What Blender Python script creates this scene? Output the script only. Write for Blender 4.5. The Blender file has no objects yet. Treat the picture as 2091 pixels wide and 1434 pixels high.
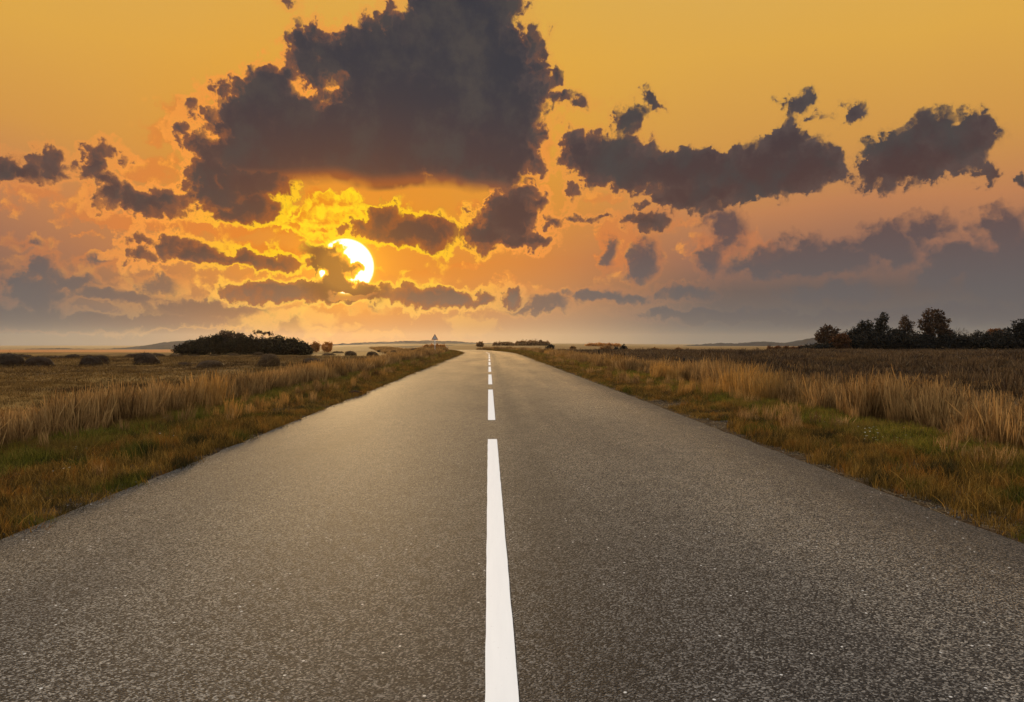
import bpy, bmesh, math, random
import numpy as np
from mathutils import Vector, Matrix, Euler
R = math.radians
SC = bpy.context.scene
COL = SC.collection

# ------------------------------------------------------------------ camera
FPX = 1394.0                       # focal length in pixels of a 2091 px wide picture
CX, CY = 1045.5, 717.0
CAM_H = 1.3
YAW, PITCH = -1.95, -0.70
cam_data = bpy.data.cameras.new('camera'); cam = bpy.data.objects.new('camera', cam_data); COL.objects.link(cam)
cam_data.sensor_width = 36.0; cam_data.lens = 36.0 * FPX / 2091.0
cam_data.clip_start = 0.05; cam_data.clip_end = 20000
cam.location = (0, 0, CAM_H)
cam.rotation_euler = (R(90 + PITCH), 0, R(YAW))
SC.camera = cam
CM = cam.rotation_euler.to_matrix()
SC.render.resolution_x, SC.render.resolution_y = 1024, 702
SC.view_settings.view_transform = 'Standard'; SC.view_settings.look = 'None'
SC.view_settings.exposure = 0.0; SC.view_settings.gamma = 1.0
SC.cycles.use_denoising = True
SC.cycles.max_bounces = 6; SC.cycles.diffuse_bounces = 3; SC.cycles.glossy_bounces = 2
SC.cycles.transmission_bounces = 4; SC.cycles.volume_bounces = 0; SC.cycles.transparent_max_bounces = 8

def ray(px, py):
    return (CM @ Vector(((px - CX) / FPX, -(py - CY) / FPX, -1.0))).normalized()
def sky_uv(px, py):                # azimuth / elevation of a direction, in units of 1/1394 rad
    d = ray(px, py)
    return FPX * math.atan2(d.x, d.y), FPX * math.asin(d.z)
def at(px, py, z):                 # the point of height z seen at a pixel
    d = ray(px, py); t = (z - CAM_H) / d.z
    return Vector((d.x * t, d.y * t, z))
def at_y(px, y):                   # ground point at distance y in the column px
    d = ray(px, 700.0); t = y / d.y
    return d.x * t, y
def s2l(r, g, b):
    f = lambda c: (c / 255 / 12.92) if c / 255 <= 0.04045 else ((c / 255 + 0.055) / 1.055) ** 2.4
    return (f(r), f(g), f(b))

# ------------------------------------------------------------------ sun lamp
SUN_U, SUN_V = sky_uv(707, 544)
SUN_AZ, SUN_EL = SUN_U / FPX, SUN_V / FPX
sun_d = bpy.data.lights.new('sun', 'SUN'); sun = bpy.data.objects.new('sun', sun_d); COL.objects.link(sun)
sun_d.energy = 3.0; sun_d.angle = R(4.5); sun_d.color = (1.0, 0.64, 0.28)
sd = Vector((math.sin(SUN_AZ) * math.cos(SUN_EL), math.cos(SUN_AZ) * math.cos(SUN_EL), math.sin(SUN_EL)))
sun.rotation_euler = sd.to_track_quat('Z', 'Y').to_euler()
sun.location = (0, 0, 50)

# ------------------------------------------------------------------ node helper
class NT:
    def __init__(s, tree): s.t = tree
    def new(s, typ, **kw):
        n = s.t.nodes.new(typ)
        for k, v in kw.items(): setattr(n, k, v)
        return n
    def put(s, sock, v):
        if isinstance(v, bpy.types.NodeSocket): s.t.links.new(v, sock)
        else: sock.default_value = v
    def m(s, op, a, b=None, c=None, clamp=False):
        n = s.new('ShaderNodeMath', operation=op, use_clamp=clamp)
        s.put(n.inputs[0], a)
        if b is not None: s.put(n.inputs[1], b)
        if c is not None: s.put(n.inputs[2], c)
        return n.outputs[0]
    def vm(s, op, a, b=None, c=None, out=0, scale=None):
        n = s.new('ShaderNodeVectorMath', operation=op)
        s.put(n.inputs[0], a)
        if b is not None: s.put(n.inputs[1], b)
        if c is not None: s.put(n.inputs[2], c)
        if scale is not None: s.put(n.inputs['Scale'], scale)
        return n.outputs[out]
    def comb(s, x, y, z=0.0):
        n = s.new('ShaderNodeCombineXYZ')
        for i, v in enumerate((x, y, z)): s.put(n.inputs[i], v)
        return n.outputs[0]
    def sep(s, v):
        n = s.new('ShaderNodeSeparateXYZ'); s.put(n.inputs[0], v); return n.outputs
    def noise(s, vec, scale, detail=2.0, rough=0.5, dist=0.0, col=False, dims='3D', lac=2.0):
        n = s.new('ShaderNodeTexNoise', noise_dimensions=dims)
        if vec is not None: s.put(n.inputs['Vector'], vec)
        n.inputs['Scale'].default_value = scale; n.inputs['Detail'].default_value = detail
        n.inputs['Roughness'].default_value = rough; n.inputs['Distortion'].default_value = dist
        n.inputs['Lacunarity'].default_value = lac
        return n.outputs['Color' if col else 'Fac']
    def voro(s, vec, scale, detail=0.0, rough=0.5, feature='F1', out='Distance', rnd=1.0, smooth=None, dims='3D'):
        n = s.new('ShaderNodeTexVoronoi', feature=feature, voronoi_dimensions=dims)
        if vec is not None: s.put(n.inputs['Vector'], vec)
        n.inputs['Scale'].default_value = scale
        if 'Detail' in n.inputs: n.inputs['Detail'].default_value = detail; n.inputs['Roughness'].default_value = rough
        n.inputs['Randomness'].default_value = rnd
        if smooth is not None and 'Smoothness' in n.inputs: n.inputs['Smoothness'].default_value = smooth
        return n.outputs[out]
    def step(s, x, a, b, lo=0.0, hi=1.0):      # smoothstep
        n = s.new('ShaderNodeMapRange', interpolation_type='SMOOTHSTEP')
        s.put(n.inputs['Value'], x)
        for k, v in (('From Min', a), ('From Max', b), ('To Min', lo), ('To Max', hi)): s.put(n.inputs[k], v)
        return n.outputs[0]
    def ramp(s, x, pts, interp='EASE'):
        n = s.new('ShaderNodeValToRGB'); cr = n.color_ramp; cr.interpolation = interp
        s.put(n.inputs[0], x)
        while len(cr.elements) < len(pts): cr.elements.new(0.5)
        for e, (p, c) in zip(cr.elements, pts): e.position = p; e.color = (*c, 1)
        return n.outputs[0]
    def mix(s, f, a, b, blend='MIX', clamp=True):
        n = s.new('ShaderNodeMix', data_type='RGBA', blend_type=blend)
        s.put(n.inputs[0], f)
        for i, v in ((6, a), (7, b)):
            s.put(n.inputs[i], (*v, 1) if isinstance(v, tuple) and len(v) == 3 else v)
        return n.outputs[2]
    def blobs(s, P, lst, k=22.0, acc=None):
        # union of soft ellipses given as sky directions; the result is a depth field in sky units
        for (px, py, rx, ry) in lst:
            u, v = sky_uv(px, py)
            u1, _ = sky_uv(px + rx, py); u0, _ = sky_uv(px - rx, py)
            _, v1 = sky_uv(px, py - ry); _, v0 = sky_uv(px, py + ry)
            ru, rv = (u1 - u0) / 2, (v1 - v0) / 2
            q = s.vm('MULTIPLY_ADD', P, (1 / ru, 1 / rv, 0), (-u / ru, -v / rv, 0))
            l = s.vm('LENGTH', q, out=1)
            r = min(ru, rv) * 0.75 + max(ru, rv) * 0.25
            r = min(r, 90)
            d = s.m('MULTIPLY_ADD', l, -r, r)
            acc = d if acc is None else s.m('SMOOTH_MAX', acc, d, min(k, r * 0.9))
        return acc

# ------------------------------------------------------------------ sky
world = bpy.data.worlds.new('World'); SC.world = world; world.use_nodes = True
wt = world.node_tree; wt.nodes.clear()
W = NT(wt)
tc = W.new('ShaderNodeTexCoord').outputs['Generated']
dx, dy, dz = W.sep(W.vm('NORMALIZE', tc))[:3]
U = W.m('MULTIPLY', W.m('ARCTAN2', dx, dy), FPX)
V = W.m('MULTIPLY', W.m('ARCSINE', dz), FPX)
P = W.comb(U, V, 0.0)
# distance from the sun
rs = W.vm('LENGTH', W.vm('MULTIPLY', W.vm('SUBTRACT', P, (SUN_U, SUN_V, 0)), (1.0, 1.15, 0)), out=1)
# clear sky: colours by elevation, ahead and to the sides
elf = W.m('DIVIDE', V, 700.0, clamp=True)
slow = W.noise(P, 1 / 420.0, 2, 0.5, dims='2D')
elw = W.m('ADD', elf, W.m('MULTIPLY', W.m('SUBTRACT', slow, 0.5), 0.10), clamp=True)
side = W.ramp(elw, [(0.0, s2l(122, 119, 112)), (0.05, s2l(106, 103, 101)), (0.14, s2l(104, 92, 88)), (0.23, s2l(148, 106, 88)), (0.36, s2l(190, 128, 84)),
                    (0.52, s2l(208, 150, 74)), (0.75, s2l(220, 167, 74)), (1.0, s2l(218, 172, 86))], 'LINEAR')
centre = W.ramp(elw, [(0.0, s2l(198, 160, 118)), (0.05, s2l(194, 148, 106)), (0.12, s2l(200, 140, 88)), (0.24, s2l(214, 132, 62)), (0.38, s2l(218, 146, 52)),
                      (0.55, s2l(222, 162, 60)), (0.75, s2l(224, 170, 70)), (1.0, s2l(218, 172, 82))], 'LINEAR')
azd = W.m('ABSOLUTE', W.m('SUBTRACT', U, W.m('ADD', SUN_U, 110.0)))
azw = W.m('ADD', azd, W.m('MULTIPLY', W.m('SUBTRACT', slow, 0.5), 240.0))
base = W.mix(W.step(azw, 120.0, 640.0), centre, side)
g3 = W.m('POWER', 2.718, W.m('MULTIPLY', W.m('POWER', W.m('DIVIDE', rs, 430.0), 2.0), -1.0))
base = W.mix(W.m('MULTIPLY', W.m('MULTIPLY', g3, W.step(V, 10.0, 150.0)), 0.62), base, s2l(232, 140, 40))
g1 = W.m('POWER', 2.718, W.m('MULTIPLY', W.m('POWER', W.m('DIVIDE', rs, 210.0), 2.0), -1.0))
base = W.mix(W.m('MULTIPLY', g1, 0.8), base, s2l(230, 140, 34))
g2 = W.m('POWER', 2.718, W.m('MULTIPLY', W.m('POWER', W.m('DIVIDE', rs, 80.0), 2.0), -1.0))
base = W.mix(W.m('MULTIPLY', g2, 0.6), base, s2l(252, 176, 34))
# domain warps that give the clouds their billows
w1 = W.vm('SUBTRACT', W.noise(P, 1 / 78.0, 2.0, 0.55, col=True, dims='2D'), (0.5, 0.5, 0.5))
w2 = W.vm('SUBTRACT', W.noise(P, 1 / 20.0, 3.0, 0.6, col=True, dims='2D'), (0.5, 0.5, 0.5))
Pw = W.vm('ADD', W.vm('MULTIPLY_ADD', w1, (46, 40, 0), P), W.vm('MULTIPLY', w2, (24, 22, 0)))
fine = W.m('SUBTRACT', W.noise(P, 1 / 40.0, 7.0, 0.66, dims='2D'), 0.5)
bil = W.m('SUBTRACT', 0.52, W.voro(Pw, 1 / 34.0, 2.0, 0.55, 'F1', dims='2D'))
rim_near = W.m('POWER', 2.718, W.m('MULTIPLY', rs, -1 / 210.0))      # 1 beside the sun
rim_mid = W.m('POWER', 2.718, W.m('MULTIPLY', W.m('POWER', W.m('DIVIDE', rs, 560.0), 2.0), -1.0))
low = W.step(V, 20.0, 175.0)                                          # clouds near the horizon sink into the haze

# sunlit sheets behind the dark clouds
L0 = [(432,190,44,30),(392,225,96,28),(330,268,64,36),(440,250,36,64),(350,318,34,22),(296,345,74,46),(170,430,70,24),(70,398,95,26),(30,425,60,18),(170,390,30,50),
      (250,452,150,26),(420,458,160,26),(560,405,32,50),(600,442,70,28),(650,418,40,36),(700,414,44,28),(640,470,110,22),(470,505,150,16),(540,520,110,16),(690,455,60,24),
      (1132,458,40,22),(956,541,62,11),(1235,408,62,18),(1265,500,66,66),(1105,300,30,74),(1090,180,28,90),(800,432,50,22),(760,440,60,26),(880,452,60,20),(985,440,50,40),(860,568,70,22),
      (1030,580,40,30),(1110,606,70,20),(970,668,60,26),(800,590,60,38),(600,575,150,14),(700,604,60,10),(470,600,60,14),(610,650,90,20),(320,585,110,18),(310,635,60,14),
      (650,668,90,10),(760,690,80,8),(1480,500,90,46),(1550,520,60,30),(180,480,40,10),(520,660,60,18),(1330,455,120,14),(560,165,120,22),(700,68,80,18),(600,120,60,24),(500,210,50,40),(880,20,80,30),(1060,90,50,60),(1080,400,50,40)]
d0 = W.blobs(Pw, L0, 16)
d0 = W.m('ADD', W.m('ADD', d0, W.step(rs, 440.0, 160.0, -1.0, 7.0)), W.m('ADD', W.m('MULTIPLY', fine, 40.0), W.m('MULTIPLY', bil, 18.0)))
a0 = W.m('MULTIPLY', W.step(d0, -3.0, 13.0), W.step(V, 0.0, 90.0, 0.15, 1.0))
tex0 = W.m('ADD', W.m('MULTIPLY', fine, 1.1), W.m('MULTIPLY', bil, 0.5))
lit_far = W.mix(W.step(tex0, -0.18, 0.2), s2l(208, 124, 74), s2l(252, 158, 68))
lit_mid = W.mix(W.step(tex0, -0.2, 0.2), s2l(232, 128, 38), s2l(255, 172, 50))
lit_near = W.mix(W.step(tex0, -0.16, 0.20), s2l(224, 126, 22), s2l(255, 206, 22))
lit = W.mix(rim_mid, lit_far, lit_mid)
lit = W.mix(W.step(rs, 290.0, 90.0), lit, lit_near)
lowlit = W.mix(W.step(rs, 620.0, 160.0), s2l(172, 132, 106), s2l(254, 194, 92))
lit = W.mix(low, lowlit, lit)
sky = W.mix(W.m('MULTIPLY', a0, W.m('MULTIPLY_ADD', rim_mid, 0.50, 0.36)), base, lit)
# bright cumulus behind the sun's upper side
C1 = [(640,428,36,30),(676,414,40,24),(712,412,26,20),(616,446,40,18),(690,444,60,20),(556,398,20,34),(574,428,26,22),(600,462,50,12),(735,430,20,14),(660,478,60,12),(690,498,50,12),(930,470,16,26)]
dC = W.blobs(Pw, C1, 12)
dC = W.m('ADD', W.m('ADD', dC, 7.0), W.m('ADD', W.m('MULTIPLY', fine, 26.0), W.m('MULTIPLY', bil, 18.0)))
fluff = W.m('ADD', W.m('MULTIPLY', W.m('SUBTRACT', W.noise(Pw, 1 / 24.0, 4, 0.58, dims='2D'), 0.5), 1.1), W.m('MULTIPLY', W.step(dC, 26.0, 2.0), 0.42))
sky = W.mix(W.m('MULTIPLY', W.step(dC, -1.0, 7.0), 0.95), sky, W.mix(W.step(fluff, -0.10, 0.46), s2l(232, 136, 22), s2l(255, 216, 28)))

# thin grey and mauve banks
L2 = [(1325,452,54,22),(1316,530,40,46),(1240,520,18,40),(1480,470,50,50),(1450,530,30,44),(1665,526,130,42),(1560,540,90,34),(1640,490,40,22),(1815,505,76,56),(1780,460,30,20),(1890,470,60,36),(1975,540,130,50),
      (2045,470,66,50),(2110,540,120,80),(84,545,46,34),(62,600,86,44),(252,606,120,16),(410,632,160,24),(120,660,200,22),(1650,650,300,14),
      (1250,606,110,16),(1980,640,200,26),(15,350,40,26),(200,535,60,12),(900,614,120,24),(835,608,46,28),(1090,630,90,12),(560,600,120,26),(60,490,40,8),(150,575,90,16),(330,655,220,14),(0,640,160,20),(1700,600,120,26),(1420,640,160,12),(2040,590,120,40),(1400,600,70,16),(600,674,60,24),(330,580,60,20),(1040,604,44,30),(1110,618,76,18),(760,612,40,20)]
d2 = W.blobs(Pw, L2, 20)
d2 = W.m('ADD', W.m('ADD', d2, 8.0), W.m('ADD', W.m('MULTIPLY', fine, 44.0), W.m('MULTIPLY', bil, 18.0)))
a2 = W.m('MULTIPLY', W.step(d2, -6.0, 26.0), W.step(V, 0.0, 70.0, 0.0, 0.92))
r2 = W.m('MULTIPLY', W.step(d2, -12.0, 2.0), W.step(d2, 18.0, 2.0))
mauve = W.mix(W.step(V, 60.0, 250.0), s2l(100, 95, 95), s2l(88, 73, 75))
mauve = W.mix(W.step(rs, 560.0, 160.0), mauve, s2l(142, 100, 72))
sky = W.mix(a2, sky, mauve)
sky = W.mix(W.m('MULTIPLY', r2, W.m('MULTIPLY', W.step(rs, 900.0, 240.0), W.m('MULTIPLY_ADD', low, 0.35, 0.3))), sky, lit)

# dark clouds
DA = [(850,250,270,140),(700,300,290,100),(560,320,160,70),(960,140,160,160),(940,40,130,110),(925,-30,95,70),(800,110,110,80),(730,150,140,90),(640,104,56,48),(560,205,100,66),(515,255,76,80),
      (1040,230,70,130),(980,330,130,70),(430,345,50,60)]
dA = W.blobs(Pw, DA, 30)
hole = W.blobs(Pw, [(628,186,26,12),(668,178,20,16),(660,206,14,12)], 8)
dA = W.m('SMOOTH_MIN', dA, W.m('MULTIPLY_ADD', hole, -1.2, 9.0), 8.0)
bw = W.noise(W.comb(W.m('MULTIPLY', U, 1/130.0), 3.3, 0.0), 1.0, 1.0, dims='2D')
bot = W.m('SUBTRACT', V, W.m('ADD', sky_uv(800, 390)[1], W.m('MULTIPLY', W.m('SUBTRACT', bw, 0.5), 40.0)))
dA = W.m('ADD', W.m('ADD', dA, 14.0), W.m('ADD', W.m('MULTIPLY', fine, 44.0), W.m('MULTIPLY', bil, 26.0)))
dA = W.m('SMOOTH_MIN', dA, W.m('MULTIPLY', bot, 0.9), 14.0)
DB = [(1120,150,16,30),(1088,80,16,44),(1140,200,40,15),(1175,210,20,12),(1085,270,24,64),(1085,330,30,30),
      (1240,320,100,56),(1290,350,96,42),(1400,350,160,50),(1560,352,160,60),(1612,300,66,52),(1645,345,84,54),(1425,400,120,34),(1440,418,64,22),(1180,304,46,36),
      (1278,244,32,32),(1335,205,28,20),(1305,228,22,18),(1626,212,40,28),(1655,240,26,9),(1738,230,28,26),
      (1860,315,104,60),(1905,265,64,46),(1985,270,54,46),(1840,345,110,42),(1950,305,76,56),(2014,346,30,32),(1762,350,26,14),(2092,370,10,16),
      (102,335,34,42),(45,352,64,30),(0,345,56,32),(196,330,38,28),(228,308,42,14),(206,366,28,32),(222,396,38,38),(258,408,50,32),(305,424,70,28),(342,412,36,22),(172,352,20,22),
      (400,300,20,30),(380,258,12,20),(432,182,16,16),(395,208,12,16),
      (425,345,52,64),(450,400,76,42),(505,418,64,38),(480,440,80,20),(420,310,44,36),(505,366,96,44),(1040,604,30,22),
      (835,474,104,32),(786,452,48,34),(885,478,52,34),(738,470,46,16),
      (1040,440,66,58),(1056,410,42,40),(1060,492,74,20),(1002,472,50,40),(1097,412,18,18),(1125,455,26,12),
      (385,516,58,28),(356,498,26,26),(478,526,90,20),(566,536,84,14),(276,522,36,17),(280,488,28,14),(1170,398,14,18),(1210,448,34,6),
      (606,594,140,22),(530,604,80,18),(700,592,100,18),(745,602,56,12),
      (1325,452,52,20),(905,614,104,22),(840,608,42,28),(600,0,16,8),(1050,10,12,8)]
dB = W.blobs(Pw, DB, 14)
dB = W.m('ADD', W.m('ADD', dB, 12.0), W.m('ADD', W.m('MULTIPLY', fine, 42.0), W.m('MULTIPLY', bil, 20.0)))
dD = W.m('MAXIMUM', dA, dB)
soft = W.noise(P, 1 / 60.0, 2, 0.5, dims='2D')
alpha = W.step(dD, W.m('MULTIPLY_ADD', soft, -10.0, 2.0), W.m('MULTIPLY_ADD', W.step(soft, 0.40, 0.66), 16.0, 8.0))
thick = W.step(dD, 8.0, W.m('MULTIPLY_ADD', rim_near, 26.0, 26.0))
core = W.mix(W.step(V, 230.0, 520.0), s2l(84, 61, 57), s2l(56, 56, 63))
puff = W.m('ADD', W.m('MULTIPLY', fine, 0.9), W.m('MULTIPLY', W.step(dD, 64.0, 8.0), 0.42))
core = W.mix(W.m('MULTIPLY', W.step(puff, 0.05, 0.8), 0.55), core, W.mix(rim_mid, s2l(112, 98, 92), s2l(128, 92, 74)))
core = W.mix(W.m('MULTIPLY', W.step(W.noise(P, 1 / 110.0, 6, 0.62, dims='2D'), 0.42, 0.72), W.step(W.m('ABSOLUTE', W.m('SUBTRACT', V, 520.0)), 700.0, 60.0)), core, s2l(74, 69, 68))
core = W.mix(W.m('MULTIPLY', W.step(V, 190.0, 40.0), 0.75), core, s2l(138, 122, 108))
core = W.mix(W.m('MULTIPLY', W.m('POWER', 2.718, W.m('MULTIPLY', W.m('POWER', W.m('DIVIDE', rs, 250.0), 2.0), -1.0)), 0.75), core, s2l(104, 62, 42))
rimm = W.step(rs, 880.0, 260.0)                                      # how strongly an edge is lit from behind
edge = W.mix(rimm, W.mix(0.85, core, base), W.mix(rim_mid, s2l(238, 150, 78), s2l(255, 160, 58)))
edge = W.mix(W.step(rs, 370.0, 130.0), edge, s2l(255, 204, 22))
edge = W.mix(low, lowlit, edge)
botm = W.m('MULTIPLY', W.m('MULTIPLY', W.step(W.m('ABSOLUTE', bot), 50.0, 30.0), W.step(dB, 4.0, -8.0)), W.m('MULTIPLY', W.step(U, sky_uv(520, 390)[0], sky_uv(570, 390)[0]), W.step(U, sky_uv(1110, 390)[0], sky_uv(1060, 390)[0])))
edge = W.mix(botm, edge, s2l(140, 84, 46))
penum = W.mix(W.m('MULTIPLY', rimm, 0.75), core, W.mix(W.step(rs, 420.0, 160.0), s2l(150, 92, 60), s2l(176, 92, 30)))
dark = W.mix(W.step(dD, 4.0, 13.0), edge, W.mix(thick, penum, core))
rimn = W.m('ADD', W.m('MULTIPLY', soft, 12.0), -7.0)                   # the lit rim is wider in some places than in others
alpha = W.m('MAXIMUM', alpha, W.m('MULTIPLY', W.step(dD, W.m('SUBTRACT', rimn, 9.0), W.m('ADD', rimn, 1.0)), W.m('MULTIPLY', W.m('MULTIPLY', rimm, W.m('SUBTRACT', 1.0, botm)), 0.92)))
sky = W.mix(W.m('MULTIPLY', alpha, W.m('MULTIPLY_ADD', low, 0.40, 0.60)), sky, dark)

# the sun's disc, cut by the clouds in front of it
SF = [(660,522,46,26),(640,512,36,18),(706,550,38,17),(680,570,40,34),(668,545,46,44),(620,594,130,24),(712,596,100,22),(770,604,60,15),(652,560,16,10),(676,506,34,14),(690,535,26,18)]
dS = W.blobs(Pw, SF, 12)
slit = W.blobs(Pw, [(715,604,34,5),(652,563,10,7)], 6)
dS = W.m('ADD', W.m('ADD', dS, 6.0), W.m('ADD', W.m('MULTIPLY', fine, 30.0), W.m('MULTIPLY', bil, 14.0)))
dS = W.m('SMOOTH_MIN', dS, W.m('MULTIPLY_ADD', slit, -2.0, 2.0), 3.0)
sd_ = W.vm('LENGTH', W.vm('SUBTRACT', P, (SUN_U, SUN_V, 0)), out=1)
sky = W.mix(W.m('MULTIPLY', W.step(sd_, 62.0, 48.0), W.step(dS, 9.0, 4.0)), sky, s2l(255, 206, 24))
sky = W.mix(W.m('MULTIPLY', W.step(sd_, 55.5, 50.5), W.step(dS, 4.0, -2.0)), sky, (1.5, 1.42, 1.2), clamp=False)
sky = W.mix(W.m('MULTIPLY', W.step(dS, 7.0, 18.0), W.step(sd_, 110.0, 60.0)), sky, s2l(86, 50, 34))

# glare in the air round the sun
aur = W.m('POWER', 2.718, W.m('MULTIPLY', W.m('POWER', W.m('DIVIDE', rs, 105.0), 1.3), -1.0))
sky = W.mix(1.0, sky, W.mix(aur, (0.0, 0.0, 0.0), (0.22, 0.085, 0.004)), 'ADD', clamp=False)
aur2 = W.m('POWER', 2.718, W.m('MULTIPLY', W.m('MAXIMUM', W.m('SUBTRACT', sd_, 44.0), 0.0), -1 / 20.0))
sky = W.mix(1.0, sky, W.mix(aur2, (0.0, 0.0, 0.0), (0.18, 0.085, 0.006)), 'ADD', clamp=False)

# overhead and behind: unseen sky brightened by hand to light the land, plus a little Sky Texture
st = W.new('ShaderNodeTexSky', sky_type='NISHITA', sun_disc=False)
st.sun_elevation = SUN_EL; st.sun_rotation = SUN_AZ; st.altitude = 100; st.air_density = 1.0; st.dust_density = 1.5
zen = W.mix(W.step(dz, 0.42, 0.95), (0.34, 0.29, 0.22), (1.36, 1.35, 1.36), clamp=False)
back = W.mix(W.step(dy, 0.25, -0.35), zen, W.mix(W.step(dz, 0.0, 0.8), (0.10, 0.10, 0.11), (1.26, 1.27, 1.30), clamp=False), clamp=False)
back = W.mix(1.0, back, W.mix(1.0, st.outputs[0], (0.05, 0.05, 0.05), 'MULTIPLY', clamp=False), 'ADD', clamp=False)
bg1 = W.new('ShaderNodeBackground'); W.put(bg1.inputs[0], sky)
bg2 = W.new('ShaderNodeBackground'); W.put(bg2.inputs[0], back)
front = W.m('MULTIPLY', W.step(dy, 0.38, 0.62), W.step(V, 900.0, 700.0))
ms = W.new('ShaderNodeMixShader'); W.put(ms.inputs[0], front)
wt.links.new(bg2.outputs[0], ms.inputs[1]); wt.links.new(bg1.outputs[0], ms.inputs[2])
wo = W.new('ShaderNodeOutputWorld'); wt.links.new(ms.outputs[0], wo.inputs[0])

# ------------------------------------------------------------------ mesh and object helpers
rng = np.random.default_rng(7); random.seed(7)
def tag(o, label=None, cat=None, group=None, kind=None):
    if label: o['label'] = label
    if cat: o['category'] = cat
    if group: o['group'] = group
    if kind: o['kind'] = kind
    return o
def mesh_np(name, v, f, mat, parent=None, tone=None, smooth=False, link=True, attrs=None):
    me = bpy.data.meshes.new(name)
    me.from_pydata([tuple(p) for p in np.asarray(v, float)], [], [tuple(int(i) for i in q) for q in f])
    if mat: me.materials.append(mat)
    if tone is not None:
        a = me.attributes.new('tone', 'FLOAT', 'POINT'); a.data.foreach_set('value', np.asarray(tone, np.float32))
    for k, val in (attrs or {}).items():
        a = me.attributes.new(k, 'FLOAT', 'POINT'); a.data.foreach_set('value', np.asarray(val, np.float32))
    if smooth: me.polygons.foreach_set('use_smooth', np.ones(len(me.polygons), bool))
    me.update()
    o = bpy.data.objects.new(name, me)
    if link: COL.objects.link(o)
    if parent: o.parent = parent
    return o
def empty(name, loc, rz=0.0):
    o = bpy.data.objects.new(name, None); COL.objects.link(o)
    o.location = loc; o.rotation_euler = (0, 0, rz); o.empty_display_size = 0.2
    return o
class MB:                                   # gathers pieces into one mesh
    def __init__(s): s.v, s.f, s.t, s.n = [], [], [], 0
    def add(s, v, f, t=0.5):
        v = np.asarray(v, float); s.v.append(v); s.f += [tuple(i + s.n for i in q) for q in f]
        s.t.append(np.full(len(v), t) if np.isscalar(t) else np.asarray(t)); s.n += len(v)
    def tube(s, pts, rad, n=6, t=0.5, cap=True):
        pts = [np.asarray(p, float) for p in pts]; rings = []
        for i, p in enumerate(pts):
            d = pts[min(i + 1, len(pts) - 1)] - pts[max(i - 1, 0)]; d /= (np.linalg.norm(d) + 1e-9)
            a = np.cross(d, (0.31, 0.95, 0.05) if abs(d[1]) < 0.9 else (1, 0, 0)); a /= np.linalg.norm(a); b = np.cross(d, a)
            th = np.arange(n) * 2 * math.pi / n
            rings.append(p + rad[i] * (np.cos(th)[:, None] * a + np.sin(th)[:, None] * b))
        f = []
        for i in range(len(pts) - 1):
            for k in range(n): f.append((i * n + k, i * n + (k + 1) % n, (i + 1) * n + (k + 1) % n, (i + 1) * n + k))
        if cap: f.append(tuple(range(n))[::-1]); f.append(tuple((len(pts) - 1) * n + k for k in range(n)))
        s.add(np.concatenate(rings), f, t)
    def prism(s, poly, y0, y1, t=0.5):      # polygon in x,z pushed along y
        n = len(poly); v = [(p[0], y0, p[1]) for p in poly] + [(p[0], y1, p[1]) for p in poly]
        f = [tuple(range(n)), tuple(range(2 * n - 1, n - 1, -1))] + [(i, n + i, n + (i + 1) % n, (i + 1) % n) for i in range(n)]
        s.add(v, f, t)
    def build(s, name, mat, parent=None, smooth=False, link=True):
        return mesh_np(name, np.concatenate(s.v), s.f, mat, parent, np.concatenate(s.t), smooth, link)
def vnoise(x, y, seed=0):                   # smooth value noise for terrain
    x = np.asarray(x, float); y = np.asarray(y, float); xi = np.floor(x).astype(np.int64); yi = np.floor(y).astype(np.int64)
    fx, fy = x - xi, y - yi; fx = fx * fx * (3 - 2 * fx); fy = fy * fy * (3 - 2 * fy)
    h = lambda a, b: (np.abs(np.sin(a * 127.1 + b * 311.7 + seed * 74.7) * 43758.5453) % 1.0)
    return (h(xi, yi) * (1 - fx) + h(xi + 1, yi) * fx) * (1 - fy) + (h(xi, yi + 1) * (1 - fx) + h(xi + 1, yi + 1) * fx) * fy - 0.5
def sst(x, a, b):
    t = np.clip((np.asarray(x, float) - a) / (b - a), 0, 1); return t * t * (3 - 2 * t)

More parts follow.
